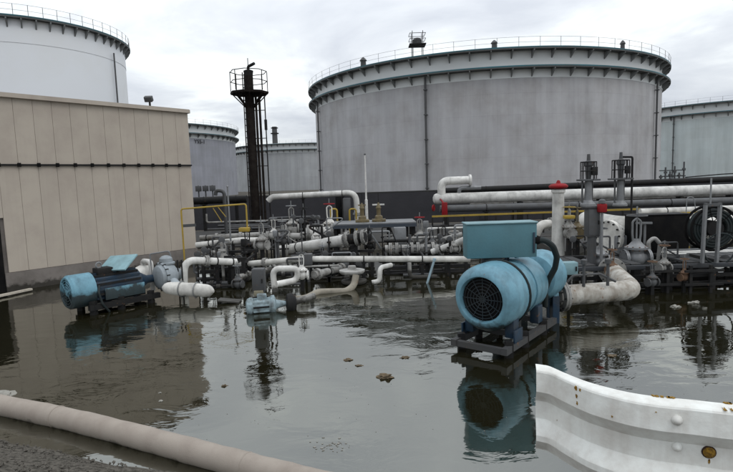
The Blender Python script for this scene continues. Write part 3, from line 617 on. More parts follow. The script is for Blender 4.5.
for i in range(5): m.bar((b0.x+.2, b0.y, .9+i*1.35), (px_, b0.y, .9+i*1.35), .035)
m.box((px_, b0.y, zt-1.6), (.12, .12, .5)); t.part('cable_riser', m, DARK)
m = MB(); m.lathe((b0.x, b0.y, zt-.12), Z, [(0, .92), (.1, .95)], 8); pf = t.part('platform', m, BRN)
for i in range(8):
    a = 2*PI*i/8+.2; v = Vector((math.cos(a), math.sin(a), 0))*.88; m = MB(); q = Vector((b0.x, b0.y, zt))+v; m.cyl(q, q+Z*.95, .022, n=6); t.part('rail_post', m, BRN, pf)
    m = MB(); m.bar(Vector((b0.x, b0.y, zt-.75))+v*.24, Vector((b0.x, b0.y, zt-.1))+v*.95, .05); t.part('strut', m, BRN, pf)
for h in (.48, .95): m = MB(); m.torus((b0.x, b0.y, zt+h), Z, .88, .02, 8, 6); t.part('guard_rail', m, BRN, pf)
m = MB(); q = Vector((b0.x, b0.y, zt+.75)); m.lathe(q, Z, [(0, .2), (.25, .24), (.3, .12)], 12); m.tube([q+Z*.3, q+Z*.45, q+Vector((.35, -.2, .55))], .07, 8, .1); m.cyl(q+Z*.4, q+Z*.85, .02, n=6); t.part('monitor_head', m, DARK)
# slim white lamp pole
q = at(367, 224, 25); q.z = .2; m = MB(); zt2 = at(366, 155, 25).z; t = Thing('lamp_pole', 'thin white pole standing alone in front of the huge grey tank', 'pole', q)
m.lathe(q, Z, [(0, .075), (1.6, .07), (1.62, .045), (zt2-.2, .03)], 10); t.part('pole', m, WHITE)
m = MB(); m.lathe((q.x, q.y, zt2), Z, [(0, .05), (.05, .05), (.08, .01)], 8); t.part('cap', m, GREY)

# ------------------------------------------------------------------ pipes in the middle
def z_at(pts, z):
    return [on(px, py, z) for px, py in pts]
pipeline('overhead_pipe', 'white pipe crossing in front of the bund and turning down right of the tower', [at(268, 201, 25.5), at(272, 197, 25.5), at(356, 192.5, 25.2), at(358, 226, 25.2)], .14, WHITE, fl=(.9,), bend=.45, sup=(.3, .62), zsup=.2)
pipeline('long_pipe', 'long pale straight pipe running across the middle behind the flood water', [at(225, 266, 15.3), at(300, 259, 14.2), at(470, 259, 14.2)], .082, CREAM, sup=(.12, .38, .6, .82), bend=.5, fl=(.2,))
q = at(308, 259, 14.1); m = MB(); m.box(q, (.24, .28, .3), bev=.02); m.bar((q.x, q.y, -.6), (q.x, q.y, q.z-.15), .07); single('pipe_clamp', m, GREY, 'dark grey block clamp sitting on the long pale pipe', 'clamp')
pipeline('sloping_pipe', 'fat white sloping pipe with black end flange behind the long pale pipe', [at(280, 250.5, 18.0), at(344, 240, 16.6)], .17, WHITE, sup=(.3,), zsup=-.3)
q = at(344, 240, 16.6); q2 = at(366, 237, 16.4); t = pipeline('flanged_spool', 'black flanged pipe spool at the end of the fat sloping pipe', [q+Vector((.03, 0, 0)), q2], .16, DARK, fl=(.12, .6, .9), sup=(.5,))
pipeline('loop_pipe', 'small white square pipe loop standing over the water', [at(275, 292, 12.9), at(272.5, 268.5, 12.9), at(298, 268.5, 12.8), at(297, 280, 12.8), at(277, 284, 12.6)], .075, WHITE, bend=.2)
q = at(302, 275, 12.9); t = gate_valve('pale valve joined to the right side of the square pipe loop', q, .55, (1, 0, .0), WHITE)
pipeline('short_pipe', 'short pale sloping pipe right of the square pipe loop', [at(314, 275, 13.4), at(342, 268, 14.6)], .1, PALE, fl=(.1, .95), sup=(.5,))
pipeline('s_bend_pipe', 'small white s shaped pipe bend rising from the water', [at(372, 282.5, 13.0), at(379.5, 281, 13.0), at(380, 267.5, 13.0), at(391, 265, 13.4)], .06, WHITE, bend=.14)
pipeline('low_pipe', 'stained white pipe lying along the waterline left of centre', [at(288, 299, 12.3), at(305, 299, 12.2), at(318, 292, 12.5), at(346, 291.5, 12.7), at(354, 286, 12.9), at(356, 275, 13.0)], .085, mat('pipe_stained', (.26, .235, .19), .7, dirt=.6, rust=.3, scale=3), bend=.3, fl=(.06,))
for i, (px, py) in enumerate(((352, 271), (354, 281))):
    q = at(px, py, 13.6); m = MB(); m.lathe(q-Z*.06, Z, [(0, .3), (.05, .34), (.09, .34), (.12, .12), (.2, .1)], 20); m.cyl((q.x, q.y, -.6), q, .07, n=8)
    single('drain_funnel', m, PALE, ('upper round pale drain dish over the s shaped pipe', 'lower round pale drain dish near the waterline left of the s shaped pipe')[i], 'drain', 'round drain dishes')
# dark cable or pipe runs under the racks
DPX = ((384, 470, 272, 15.0), (388, 470, 279, 14.7), (392, 470, 267, 15.8), (312, 372, 281, 15.0), (206, 244, 285, 15.0))
DLB = ('upper middle dark pipe in the rack left of the teal box', 'lowest dark pipe in the rack left of the teal box, just above the water', 'topmost dark pipe in the rack left of the teal box', 'dark pipe low in the middle rack right of the square pipe loop', 'dark pipe low in the rack under the yellow gate frame')
for (xa, xb, y_, Y_), lb in zip(DPX, DLB): pipeline('dark_pipe', lb, [at(xa, y_+1, Y_), at(xb, y_-1, Y_)], .085, DARK, fl=(.3, .7), group='dark pipes in the racks', sup=(.5,))
pipeline('angled_pipe', 'white pipe slanting up towards the left side of the teal box', [at(432, 252, 16.5), at(452, 245, 16.2), at(473, 236, 15.5)], .1, WHITE, fl=(.15,), sup=(.2,))
pipeline('angled_pipe', 'thin grey pipe slanting above the white one left of the teal box', [at(418, 247, 18), at(440, 240, 18), at(462, 234, 18)], .075, PALE, fl=(.3,), sup=(.4,))
pipeline('header_pipe', 'pale header pipe with flanges under the platform with brass valves', [at(385, 249, 17), at(438, 248, 17)], .13, PALE, fl=(.1, .22, .5, .62, .9), sup=(.3, .75))
pipeline('header_pipe', 'thin white horizontal pipe left of the brown tower base', [at(196, 245, 17.5), at(240, 240, 17.5), at(262, 240, 17.8)], .09, WHITE, fl=(.4,), sup=(.2, .8))
pipeline('header_pipe', 'pale pipe behind the slim pole in front of the bund', [at(200, 238, 20.5), at(268, 234, 20.5)], .1, PALE, fl=(.25, .6), sup=(.1, .9), zsup=.2)
pipeline('header_pipe', 'short pale pipe right of the brown tower base', [at(262, 236, 18.5), at(300, 236, 18.5)], .11, PALE, fl=(.15, .7), sup=(.4,))
pipeline('header_pipe', 'bulky white pipe stub behind the fat sloping pipe', [at(306, 233, 19.5), at(334, 232, 19.5)], .2, WHITE, fl=(.1, .55, .95), sup=(.4,))
pipeline('header_pipe', 'grey pipe at the left over the water leading into the dark rack', [at(238, 278, 14), at(262, 272, 15.4), at(285, 266, 16)], .1, PALE, fl=(.2,), sup=(.5,))
pipeline('rail_pipe', 'thin white hand rail left of the teal box', [at(426, 240, 20), at(427, 228.5, 20), at(466, 227.5, 20)], .035, WHITE, sup=(.45, .95), zsup=.2)
# brass valve platform
Yp = 18.6; zd = at(372, 223.5, Yp).z; xa, xb = at(333, 224, Yp).x, at(416, 222, Yp).x
t = Thing('valve_platform', 'raised steel platform carrying two brass coloured valves', 'platform', ((xa+xb)/2, Yp+.6, .0))
m = MB(); m.box(((xa+xb)/2, Yp+.6, zd), (xb-xa, 1.5, .06), bev=.01); t.part('deck', m, GALV)
m = MB(); m.box(((xa+xb)/2, Yp-.16, zd-.08), (xb-xa, .05, .12)); t.part('edge_beam', m, mat('deep_blue_grey', (.04, .05, .065), .5))
for px in (336, 352, 369, 390, 407, 414):
    x = at(px, 240, Yp).x
    for yy in (Yp, Yp+1.2): m = MB(); m.bar((x, yy, -.6), (x, yy, zd-.03), .11, .11); t.part('column', m, DARK)
for lb, px in (('brass yellow valve actuator on the left of the platform', 362.5), ('brass yellow valve actuator on the right of the platform', 379)):
    q = Vector((at(px, 224, Yp+.3).x, Yp+.4, zd+.032)); s_ = Thing('valve_actuator', lb, 'valve', q, 'brass valve actuators')
    m = MB(); m.lathe(q, Z, [(0, .2), (.08, .2), (.1, .15), (.2, .14), (.24, .08), (.45, .075), (.5, .1), (.56, .08), (.7, .02)], 14); s_.part('actuator_body', m, BRASS)
    m = MB(); m.box(q+Z*.05, (.5, .34, .09), bev=.01); s_.part('base_flange', m, BRASS)
    m = MB(); m.bar(q+Vector((-.22 if px > 370 else -.14, 0, .62)), q+Vector((.22 if px > 370 else .14, 0, .62)), .05); s_.part('handle', m, WHITE if px > 370 else BRASS)
    m = MB(); m.cyl(q+Z*.65, q+Z*1.05, .015, n=6); s_.part('stem', m, DARK)
q = at(400, 240, 18); box_on_post('control_cabinet', 'grey upright control cabinet under the platform with brass valves', 'cabinet', q, (.42, .3, .9), .0, GALV)
q = at(347, 210, 21); box_on_post('control_cabinet', 'light grey cabinet on a dark post beside the down turned white pipe', 'cabinet', q, (.3, .24, .95), .2, GREY, BLACK)
q = at(339, 208, 21.3); box_on_post('control_cabinet', 'black narrow cabinet behind the light grey one', 'cabinet', q, (.26, .24, .95), .2, BLACK, BLACK)
for lb, px, cc in (('yellow hoop guard left of the narrow black cabinet', 334, YEL), ('yellow hoop guard right of the light grey cabinet', 353, YEL)):
    q = at(px, 226, 20.6); q.z = .2; m = MB(); h = at(px, 209, 20.6).z; m.tube([q+Vector((-.12, 0, 0)), Vector((q.x-.12, q.y, h)), Vector((q.x+.14, q.y, h)), q+Vector((.14, 0, 0))], .035, 8, .1); single('hoop_guard', m, cc, lb, 'guard', 'yellow hoop guards')
gate_valve('gate valve with red handwheel left of the black cabinet', at(330, 229, 20), .95, (1, 0, 0), CREAM, RED, .1, wc=RED)
VS = ((274, 236, 19, .8, WHITE, 'small pale valve right of the foot of the brown tower'), (292, 229, 21, 1.15, PALE, 'tall pale gate valve with a t handle between tower and grey cabinet'), (304, 227, 22, 1.0, DARK, 'dark gate valve just right of the tall pale one'),
      (283, 241, 17, .8, GREY, 'grey valve behind the left end of the fat sloping pipe'), (248, 250, 16.5, .9, DARK, 'dark valve below the yellow latch box'), (262, 245, 16, .9, PALE, 'pale valve in front of the brown tower foot'),
      (316, 238, 18, .6, WHITE, 'small white valve above the middle of the sloping pipe'), (420, 240, 18.5, 1.0, PALE, 'pale valve with red wheel right of the grey control cabinet'), (432, 246, 17.5, .7, GREY, 'grey valve at the right end of the flanged header pipe'),
      (444, 243, 19, .8, DARK, 'dark valve left of the teal box and above the slanting pipe'), (455, 249, 16, .6, PALE, 'little pale valve close to the left edge of the teal box'), (225, 262, 14.8, .7, PALE, 'pale valve on top of the dark rack under the yellow gate'),
      (212, 262, 15.2, .55, DARK, 'small dark valve on the dark rack at the end of the elbow pipe'), (238, 284, 13.4, .6, GREY, 'grey valve low over the water left of the grey box column'), (370, 246, 17.2, .7, DARK, 'dark valve under the platform between its columns'),
      (323, 262, 15.4, .6, GREY, 'grey valve behind the block clamp under the long pale pipe'), (408, 262, 16, .6, GREY, 'grey valve in the rack left of the blue stick'))
for px, py, Y_, s_, mm_, lb in VS:
    gate_valve(lb, at(px, py, Y_), s_*.8, (1, .1+.5*math.sin(px), 0), mm_, GALV if mm_ is not DARK else DARK, -.6 if Y_ < 19.6 else .2, 'gate valves of the pipe yard', wc=RED if 'red wheel' in lb else None)
# grey box column and blue covered lump in the water
q = at(259, 280, 11.2); t = box_on_post('control_station', 'grey weathered control station on a post in front of the dark rack', 'cabinet', q, (.27, .22, .52), -.6, GREY, DARK, pr=.09)
m = MB(); m.box(at(259, 293, 11.1), (.2, .14, .12), bev=.01); t.part('lower_box', m, mat('yellowed_box', (.2, .18, .125), .7))
q = at(266, 305, 10.9); t = Thing('small_pump', 'small half sunk pump motor with peeling pale blue paint', 'pump', (q.x, q.y, -.3)); CB = mat('cover_blue', (.26, .34, .37), .5, dirt=.95, scale=6, rust=.2); ex = Vector((1, .25, 0)).normalized()
m = MB(); m.lathe(q-ex*.42, ex, [(0, .1), (.03, .16), (.1, .19), (.14, .17), (.5, .17), (.54, .2), (.6, .2), (.64, .1), (.85, .05)], 22); bo = t.part('motor_body', m, CB)
for k_ in range(12):
    a = 2*PI*k_/12; yv = Z.cross(ex); v = yv*math.cos(a)+Z*math.sin(a); m = MB(); m.bar(q-ex*.27+v*.18, q+ex*.06+v*.18, .012, .035); t.part('cooling_fin', m, CB if k_ % 3 else DARK, bo)
m = MB(); m.box(q-ex*.08+Z*.2, (.2, .16, .1), .25, bev=.02); t.part('terminal_box', m, CB)
m = MB(); m.lathe(q+ex*.42, ex, [(0, .08), (.03, .2), (.14, .22), (.22, .14)], 18); t.part('volute', m, DARK)
for dx in (-.3, .1, .5): m = MB(); c3 = q+ex*dx; m.bar((c3.x, c3.y, -.6), (c3.x, c3.y, q.z-.14), .09); t.part('leg', m, DARK)
m = MB(); m.tube([q+ex*.6, q+ex*.75+Z*.05, q+Vector((1.0, .4, .08))], .07, 12, .2); t.part('suction_line', m, PALE)
pa = at(434, 261, 13.4); pb2 = on(426, 287, -.1); m = MB(); m.cyl(pb2, pa, .03, n=8); m.lathe(pa, pa-pb2, [(0, .045), (.06, .045), (.08, .02)], 8); single('stick', m, mat('stick_blue', (.22, .3, .34), .6), 'blue grey stick leaning against the long pale pipe', 'stick')


# thin risers, gauges and small lines among the valves
rnd = random.Random(11)
ORD = 'first second third fourth fifth sixth seventh eighth ninth tenth eleventh twelfth thirteenth fourteenth fifteenth sixteenth'.split()
RG = (('between tower and black cabinet', 264, 332, 16.5, 20.5, 218, 236, 16), ('under the yellow gate', 196, 246, 14.0, 17, 240, 262, 14), ('right of the valve platform', 412, 464, 16, 20, 226, 244, 13), ('over the middle rack', 300, 372, 13.8, 15.5, 255, 268, 12), ('beside the walkway', 562, 730, 12.0, 16, 236, 262, 12), ('under the valve platform', 336, 412, 17, 18.4, 230, 240, 9))
for lb, xa, xb, Ya, Yb_, ya, yb, n in RG:
    for i in range(n):
        px = xa+(xb-xa)*(i+rnd.uniform(.1, .9))/n; Y_ = rnd.uniform(Ya, Yb_); q = at(px, rnd.uniform(ya, yb), Y_); k = rnd.choice((0, 1, 2)); mm_ = rnd.choice((GREY, DARK, PALE, DARK, GALV)); z0 = -.6 if Y_ < 19.6 else .2
        t = Thing('instrument_riser', ('round gauge on', 'box transmitter on', 'bent tube topping')[k]+' the '+ORD[i]+' slim riser from left, '+lb, 'instrument', (q.x, q.y, z0), 'slim instrument risers'); r_ = rnd.uniform(.018, .045)
        m = MB(); m.cyl((q.x, q.y, z0), q, r_, n=8); t.part('riser', m, mm_)
        m = MB()
        if k == 0: m.lathe(q+Vector((0, .04, .05)), Vector((rnd.uniform(-.6, .6), -1, 0)), [(0, .09), (.06, .09), (.065, .075)], 14); t.part('gauge', m, GREY)
        elif k == 1: m.box(q+Z*.07, (.16, .13, .2), rnd.uniform(-.5, .5), bev=.015); t.part('transmitter', m, mm_)
        else: m.tube([q-Z*.02, q+Z*.1, q+Vector((rnd.choice((-1, 1))*rnd.uniform(.2, .7), 0, .1)), q+Vector((rnd.choice((-.3, .5)), .1, -.5))], r_*.9, 8, .07); t.part('bent_line', m, mm_)
        if rnd.random() < .6: m = MB(); m.lathe((q.x, q.y, q.z-.25), Z, [(0, r_*2.6), (.05, r_*2.6)], 10); t.part('collar', m, mm_)

# thin process lines threading the racks
LN = (('over the yellow gate rack', 192, 246, 246, 290, 13.6, 17, 9), ('in the middle rack', 262, 372, 244, 288, 13.6, 18, 12), ('in the rack left of the teal box', 376, 468, 236, 284, 14.0, 18, 12), ('under the walkway', 600, 790, 270, 296, 11.9, 13.0, 8), ('behind the brown tower', 200, 330, 222, 240, 20.8, 24, 8))
rnd = random.Random(23)
for lb, xa, xb, ya, yb, Ya, Yb_, n in LN:
    for i in range(n):
        y_ = ya+(yb-ya)*(i+rnd.uniform(.2, .8))/n; Y_ = Yb_+(Ya-Yb_)*i/(n-1); x0_ = xa+(xb-xa)*rnd.uniform(0, .4); x1_ = xb-(xb-xa)*rnd.uniform(0, .35)
        a_, b_ = at(x0_, y_, Y_), at(x1_, y_, Y_); b_.z = a_.z; b_.y = a_.y
        if a_.z < .03: a_.z = b_.z = .03+.02*i/n
        k = rnd.randrange(3); mm_, cw_ = ((PALE, 'pale'), (DARK, 'black'), (GREY, 'grey'))[k]; r_ = rnd.uniform(.025, .055); dz = rnd.choice((-.35, .28, .4)); P_ = [a_, b_]
        if rnd.random() < .65: P_ = [a_+Vector((0, .02, dz)), a_, b_] if rnd.random() < .5 else [a_, a_.lerp(b_, .5), a_.lerp(b_, .5)+Vector((0, 0, dz)), b_+Vector((0, 0, dz))]
        pipeline('process_line', 'thin %s process line, %s from the top %s' % (cw_, ORD[i], lb), P_, r_, mm_, fl=(rnd.uniform(.2, .8),) if rnd.random() < .7 else (), sup=(rnd.uniform(.7, .9),), group='thin process lines', bend=r_*2.5, zsup=-.6 if a_.y < 19.6 else .2)
# ------------------------------------------------------------------ right hand pipeline and railing
Yb = 26; zpl = at(560, 195, Yb).z
a_ = at(433, 199.5, Yb); xr = at(900, 180, Yb).x
t = Thing('pipeline', 'thick white pipeline running to the right along the bund', 'pipe', (a_.x, Yb, .2))
m = MB(); m.lathe((a_.x, Yb, zpl), Vector((1, 0, 0)), [(0, .1), (.06, .22), (.16, .27), (xr-a_.x, .27)], 24); pm = t.part('pipe', m, WHITE)
for i, px in enumerate((445, 520, 600, 680, 730)):
    x = at(px, 200, Yb).x; m = MB(); m.box((x, Yb, (zpl-.27+.2)/2), (.2, .4, zpl-.27-.2)); t.part('support', m, DARK); 
x0 = at(441.5, 190, Yb).x; zz = at(443, 181, Yb).z; x1 = at(470, 181, Yb).x
m = MB(); m.tube([(x0, Yb, zpl+.1), (x0, Yb, zz), (x1, Yb, zz)], .2, 16, .45); m.lathe((x1-.05, Yb, zz), Vector((1, 0, 0)), [(0, .28), (.1, .28)], 16); t.part('riser_elbow', m, WHITE)
m = MB(); xq = at(459, 186, Yb).x; m.tube([(xq, Yb, zpl), (xq, Yb, zpl+.5), (xq+1.1, Yb+.1, zpl+.5)], .1, 10, .2); t.part('branch', m, GALV)
m = MB(); xq = at(444.5, 205, 24.4).x; m.box((xq, 24.4, at(444, 209, 24.4).z), (.26, .14, .62), bev=.03); m.bar((xq, 24.4, at(444, 204, 24.4).z), (xq, Yb-.2, zpl), .06); t.part('valve_cover', m, RED)
m = MB(); wheel(m, at(433.5, 208, 25.5), Vector((1, -.6, 0)), .14, .03); t.part('handwheel', m, RED)
pipeline('pipeline', 'dark pipe along the bund top behind the thick white pipeline', [at(440, 191, 29.2), at(900, 172, 29.2)], .16, DARK, sup=(.1, .3, .5, .7), zsup=.2, group='pipes along the bund')
pipeline('pipeline', 'grey pipe just below the thick white pipeline', [at(440, 209, 24.8), at(900, 196, 24.8)], .17, GREY, sup=(.1, .3, .5, .7), zsup=.2, group='pipes along the bund')
pipeline('pipeline', 'brownish grey slim pipe low in front of the bund at right', [at(470, 204, 27), at(900, 189, 27)], .09, PALE, sup=(.1, .5), zsup=.2, group='pipes along the bund')
q0, q1 = at(432, 216.5, 22), at(640, 209, 22)
t = Thing('yellow_railing', 'yellow topped low railing below the thick white pipeline', 'railing', (q0.x, 22, .2)); m = MB(); m.bar(q0, q1, .05, .075); t.part('top_rail', m, YEL)
m = MB(); m.bar(q0-Z*.42, q1-Z*.42, .05, .05); t.part('lower_rail', m, DARK)
for i in range(14):
    q = q0.lerp(q1, (i+.02)/13.1); m = MB(); m.bar((q.x, q.y, .2), (q.x, q.y, q.z-.05), .06); t.part('post', m, DARK)
pipeline('white_duct', 'pale duct with a yellow edge behind the black panel', [at(640, 212, 21), at(900, 203, 21)], .14, CREAM, sup=(.1, .4), zsup=.2)
m = MB(); m.bar(at(644, 214.5, 20.5), at(720, 211, 20.5), .05, .05)
for px in (644, 664, 690, 718): q = at(px, 214, 20.5); m.bar((q.x, q.y, .2), q, .04)
single('yellow_rail', m, YEL, 'thin yellow rail just above the top of the black panel', 'railing')
# red capped post
q = at(558, 240, 15.5); q.z = .0; zt3 = at(557, 189, 15.5).z
t = Thing('vent_post', 'white cylindrical post with a red mushroom cap right of the teal box', 'post', q)
m = MB(); m.lathe(q, Z, [(-.6, .2), (zt3-.12, .165), (zt3-.1, .2), (zt3-.02, .2), (zt3, .1)], 18); t.part('post', m, WHITE)
m = MB(); m.lathe(Vector((q.x, q.y, zt3)), Z, [(0, .1), (.02, .24), (.06, .275), (.1, .27), (.15, .2), (.17, .07), (.24, .045), (.26, .02)], 18); t.part('cap', m, RED)
m = MB(); m.cyl((q.x+.25, q.y-.1, -.5), (q.x+.25, q.y-.1, zt3-.8), .03, n=8); t.part('side_tube', m, GALV)
q = at(540, 226, 17); pipeline('covered_elbow', 'pale elbow pipe behind the upper right corner of the teal box', [at(534, 238, 17), at(541, 224, 17), at(552, 224, 17.2)], .14, CREAM, bend=.3, fl=(.95,))
for i, (px, lb) in enumerate(((569, 'yellow topped valve right of the red capped post'), (577, 'slim brass coloured valve left of the caged column'))):
    gate_valve(lb, at(px, 233, 15.2+i*.4), .75, (0, 1, 0), BRASS if i else PALE, YEL, -.3, 'small valves by the red capped post', wc=YEL if i == 0 else BRASS)
m = MB(); q = at(569, 217, 15.1); m.box(q, (.3, .2, .1), bev=.02); single('yellow_tag', m, YEL, 'yellow rectangular plate over the valve by the red capped post', 'plate')
# concrete slab at the right
m = MB(); P = [on(560, 258, .1), on(600, 243, .1), on(560, 232, .1), on(530, 240, .1)]
m.prism([Vector((p.x, p.y, -.6)) for p in P], (0, 0, .85)); single('concrete_plinth', m, CONC, 'low pale concrete slab behind the light blue junction box', 'slab')
# caged columns
def caged(label, px, Y, ytop, ycage, ybase, cagew, boxed):
    b = at(px, ybase, Y); zc = at(px, ycage, Y).z; zt = at(px, ytop, Y).z; hw = cagew*pxm(Y)/2
    t = Thing('caged_column', label, 'actuator', (b.x, Y, b.z), 'caged actuator columns')
    m = MB(); m.lathe(b, Z, [(0, .2), (.05, .2), (.16, .1), (zc-b.z, .085)], 14); t.part('column', m, GALV)
    m = MB(); m.cyl((b.x-.16, Y, b.z+.1), (b.x-.16, Y, zc), .025, n=6); m.cyl((b.x+.13, Y+.05, b.z+.1), (b.x+.13, Y+.05, zc), .02, n=6); t.part('conduit', m, GREY)
    m = MB(); m.box((b.x, Y, zc), (hw*2+.1, hw*1.8, .05), bev=.008); pf = t.part('platform', m, GREY)
    H = (zt-zc)
    m = MB()
    for i in range(8):
        a = 2*PI*i/8+.3; v = Vector((math.cos(a)*hw, math.sin(a)*hw*.9, 0)); m.bar(Vector((b.x, Y, zc))+v, Vector((b.x, Y, zc+H*.72))+v, .02)
    t.part('cage_bars', m, DARK, pf)
    for f_ in (.36, .72): m = MB(); m.torus((b.x, Y, zc+H*f_), Z, hw*.97, .015, 16, 5); t.part('cage_ring', m, DARK, pf)
    m = MB(); m.lathe((b.x, Y, zc+.02), Z, [(0, .07), (H*.5, .09), (H*.55, .12), (H*.7, .12), (H*.75, .05), (H, .04)], 12); t.part('actuator', m, GREY, pf)
    m = MB(); m.box((b.x+hw*.5, Y-hw*.7, zc+H*.35), (.14, .1, .22), bev=.01); t.part('switch_box', m, DARK, pf)
    return t, b, zc
t, b, zc = caged('caged actuator column above the grey hanging box, left of the red lantern', 588, 14, 155, 180, 206, 15, True)
t, b, zc = caged('caged actuator column with a tall side bracket, right of the red lantern', 620, 15, 153, 179, 206, 16, False)
m = MB(); q = at(634, 218, 15); m.tube([at(622, 157, 15), at(632.5, 157, 15), Vector((at(632.5, 157, 15).x, 15, q.z))], .03, 8, .05); m.bar(at(624, 178, 15), at(633, 178, 15), .025); t.part('side_bracket', m, DARK)
q = at(592, 222, 12.2); t = box_on_post('control_station', 'grey control box on a thick grey column below the left caged actuator', 'cabinet', q, (.29, .24, .68), .4, GREY, GREY, pr=.10)
m = MB(); m.box(q+Z*.36, (.42, .3, .05), bev=.01); t.part('rain_hood', m, GREY)
q = at(602, 208, 12.0); t = Thing('red_lantern', 'small red lantern hanging between the two caged columns', 'lamp', (q.x, q.y, q.z-.15)); m = MB(); m.box(q, (.18, .18, .2), bev=.03); t.part('body', m, RED); m = MB(); m.lathe(q+Z*.11, Z, [(0, .09), (.07, .07), (.1, .03)], 10); t.part('cap', m, GREY); m = MB(); m.cyl((q.x, q.y, .3), q-Z*.11, .035, n=8); t.part('post', m, GALV)
# big white pipe with flange and black jacket
Yw = 14.6; zc_ = at(615, 232, Yw).z
t = Thing('large_pipe', 'large white flanged pipe passing behind the black panel', 'pipe', (at(604, 232, Yw).x, Yw, zc_-.5))
x0 = at(603, 232, Yw).x; x1 = at(800, 232, Yw).x
m = MB(); m.tube([(x0+.6, Yw+2.5, zc_+.1), (x0+.55, Yw+.1, zc_+.1), (x1, Yw, zc_)], .33, 22, .5); t.part('pipe', m, CREAM)
m = MB(); m.lathe((x0, Yw-.3, zc_-.1), Vector((1, .35, 0)), [(0, .2), (0, .46), (.1, .47), (.12, .36), (.3, .35), (.4, .3)], 26); ff = t.part('blind_flange', m, CREAM)
m = MB(); bolts(m, (x0+.05, Yw-.28, zc_-.1), Vector((1, .35, 0)), .42, 14, .025, .1); t.part('bolt_ring', m, DARK, ff)
x2 = at(690, 232, Yw).x; m = MB(); m.lathe((x2, Yw, zc_), Vector((1, 0, 0)), [(0, .47), (.07, .47), (.08, .34), (.11, .34), (.12, .47), (.19, .47)], 24); t.part('flange', m, PALE)
m = MB(); q = at(623, 245, 14.1); m.box(q, (.5, .3, .55), bev=.03); t.part('saddle', m, GALV)
for px in (612, 700): x = at(px, 250, Yw).x; m = MB(); m.box((x, Yw, (zc_-.3-.6)/2), (.25, .4, zc_-.3+.6)); t.part('support', m, DARK)
a_, b_ = at(634, 216, 13.6), at(689, 254, 13.6)
t = Thing('black_panel', 'large matt black box panel in front of the white flanged pipe', 'panel', ((a_.x+b_.x)/2, 13.8, b_.z))
m = MB(); m.box(((a_.x+b_.x)/2, 13.85, (a_.z+b_.z)/2), (b_.x-a_.x, .5, a_.z-b_.z), bev=.02); t.part('cover', m, BLACK)
m = MB(); m.box(((a_.x+b_.x)/2, 13.85, a_.z+.012), (b_.x-a_.x+.04, .54, .02)); t.part('top_edge', m, DARK)
for f_ in (.1, .9): m = MB(); x = a_.x+(b_.x-a_.x)*f_; m.bar((x, 13.85, -.6), (x, 13.85, b_.z), .12, .12); t.part('leg', m, DARK)
# two yoked valves in front
vq = at(636, 258, 12.6); gate_valve('grey yoked gate valve with handwheel in front of the black panel', vq, 1.02, (1, 0, 0), GALV, GREY, -.6)
m = MB(); vq2 = at(599, 262, 12.4); t = gate_valve('squat pale valve bonnet at the foot of the thick grey column', vq2, .8, (1, 0, 0), GALV, GREY, -.6, yoke=False)
m = MB(); q = at(652, 250, 12.9); m.tube([q+Vector((-.05, 0, -.3)), q+Vector((-.1, 0, .2)), q+Vector((.05, 0, .32)), q+Vector((.2, 0, .15)), q+Vector((.22, .1, -.3))], .05, 10, .12); single('hose_bend', m, PALE, 'short pale bent tube right of the yoked valve', 'pipe')
m = MB(); q = at(643, 228, 12.9); m.tube([at(640, 224, 13), at(645, 224, 13), Vector((at(645, 224, 13).x, 13, .4))], .03, 8, .05); m.bar(at(636, 223, 12.95), at(652, 223, 12.95), .05); single('valve_key', m, GALV, 'upright t shaped rod between the yoked valve and the black panel', 'rod')
# walkway
Yd = 11.7; za = at(650, 267, Yd).z; x0 = at(575, 266, Yd).x; x1 = at(850, 266, Yd).x
t = Thing('walkway', 'dark steel walkway crossing the right side just above the flood', 'walkway', ((x0+x1)/2, Yd+.6, -.6))
m = MB(); m.box(((x0+x1)/2, Yd, za), (x1-x0, .07, .1), bev=.01); t.part('front_beam', m, mat('beam_slate', (.03, .033, .038), .5, rust=.2))
m = MB(); m.box(((x0+x1)/2, Yd+1.5, za), (x1-x0, .09, .16), bev=.01); t.part('back_beam', m, DARK)
n = 24
for i in range(n):
    if 6 <= i <= 9 or i in (2, 12): continue
    xa_ = x0+(x1-x0)*i/n; xb_ = x0+(x1-x0)*(i+1)/n; m = MB(); m.box(((xa_+xb_)/2, Yd+.75, za+.05), (xb_-xa_-.03, 1.36, .04)); t.part('deck_plank', m, mat('deck_dark', (.035, .036, .038), .7, dirt=.6, scale=5, vari=.35))
for i in range(7):
    x = x0+.2+(x1-x0-.4)*i/6
    for yy in (Yd, Yd+1.5): m = MB(); m.bar((x, yy, -.6), (x, yy, za-.08), .1, .1); t.part('leg', m, DARK)
for zz in (.12, .3): m = MB(); m.bar((x0, Yd+.12, zz), (x1, Yd+.12, zz), .06, .08); t.part('stringer', m, DARK)
# low valves and flanges in the dark gap in front of the walkway
for px, py, Y_, s_, mm_, lb in ((664, 268, 11.5, .5, PALE, 'small pale valve in front of the walkway, below the black panel'), (652, 282, 11.3, .45, GREY, 'grey valve low over the water right of the discharge elbow'), (684, 277, 11.4, .4, RUSTM, 'rusty valve under the walkway left of the hose reel'), (612, 270, 11.5, .45, RUSTM, 'rusty valve above the discharge pipe')):
    gate_valve(lb, at(px, py, Y_), s_, (1, .3, 0), mm_, RUSTM, -.6, 'small valves around the walkway')
for px, Y_, lb in ((647, 11.4, 'dark frame standing in the water right of the discharge elbow'), (690, 11.3, 'dark frame standing in the water below the hose reel')):
    a = at(px, 290, Y_); t = Thing('steel_frame', lb, 'frame', (a.x, a.y, -.6)); 
    for dx in (0, .45): m = MB(); m.bar((a.x+dx, a.y, -.6), (a.x+dx, a.y, .62), .06); t.part('upright', m, DARK)
    for zz in (.2, .5): m = MB(); m.bar((a.x-.15, a.y-.04, zz), (a.x+.7, a.y-.04, zz), .05); t.part('cross_bar', m, DARK)
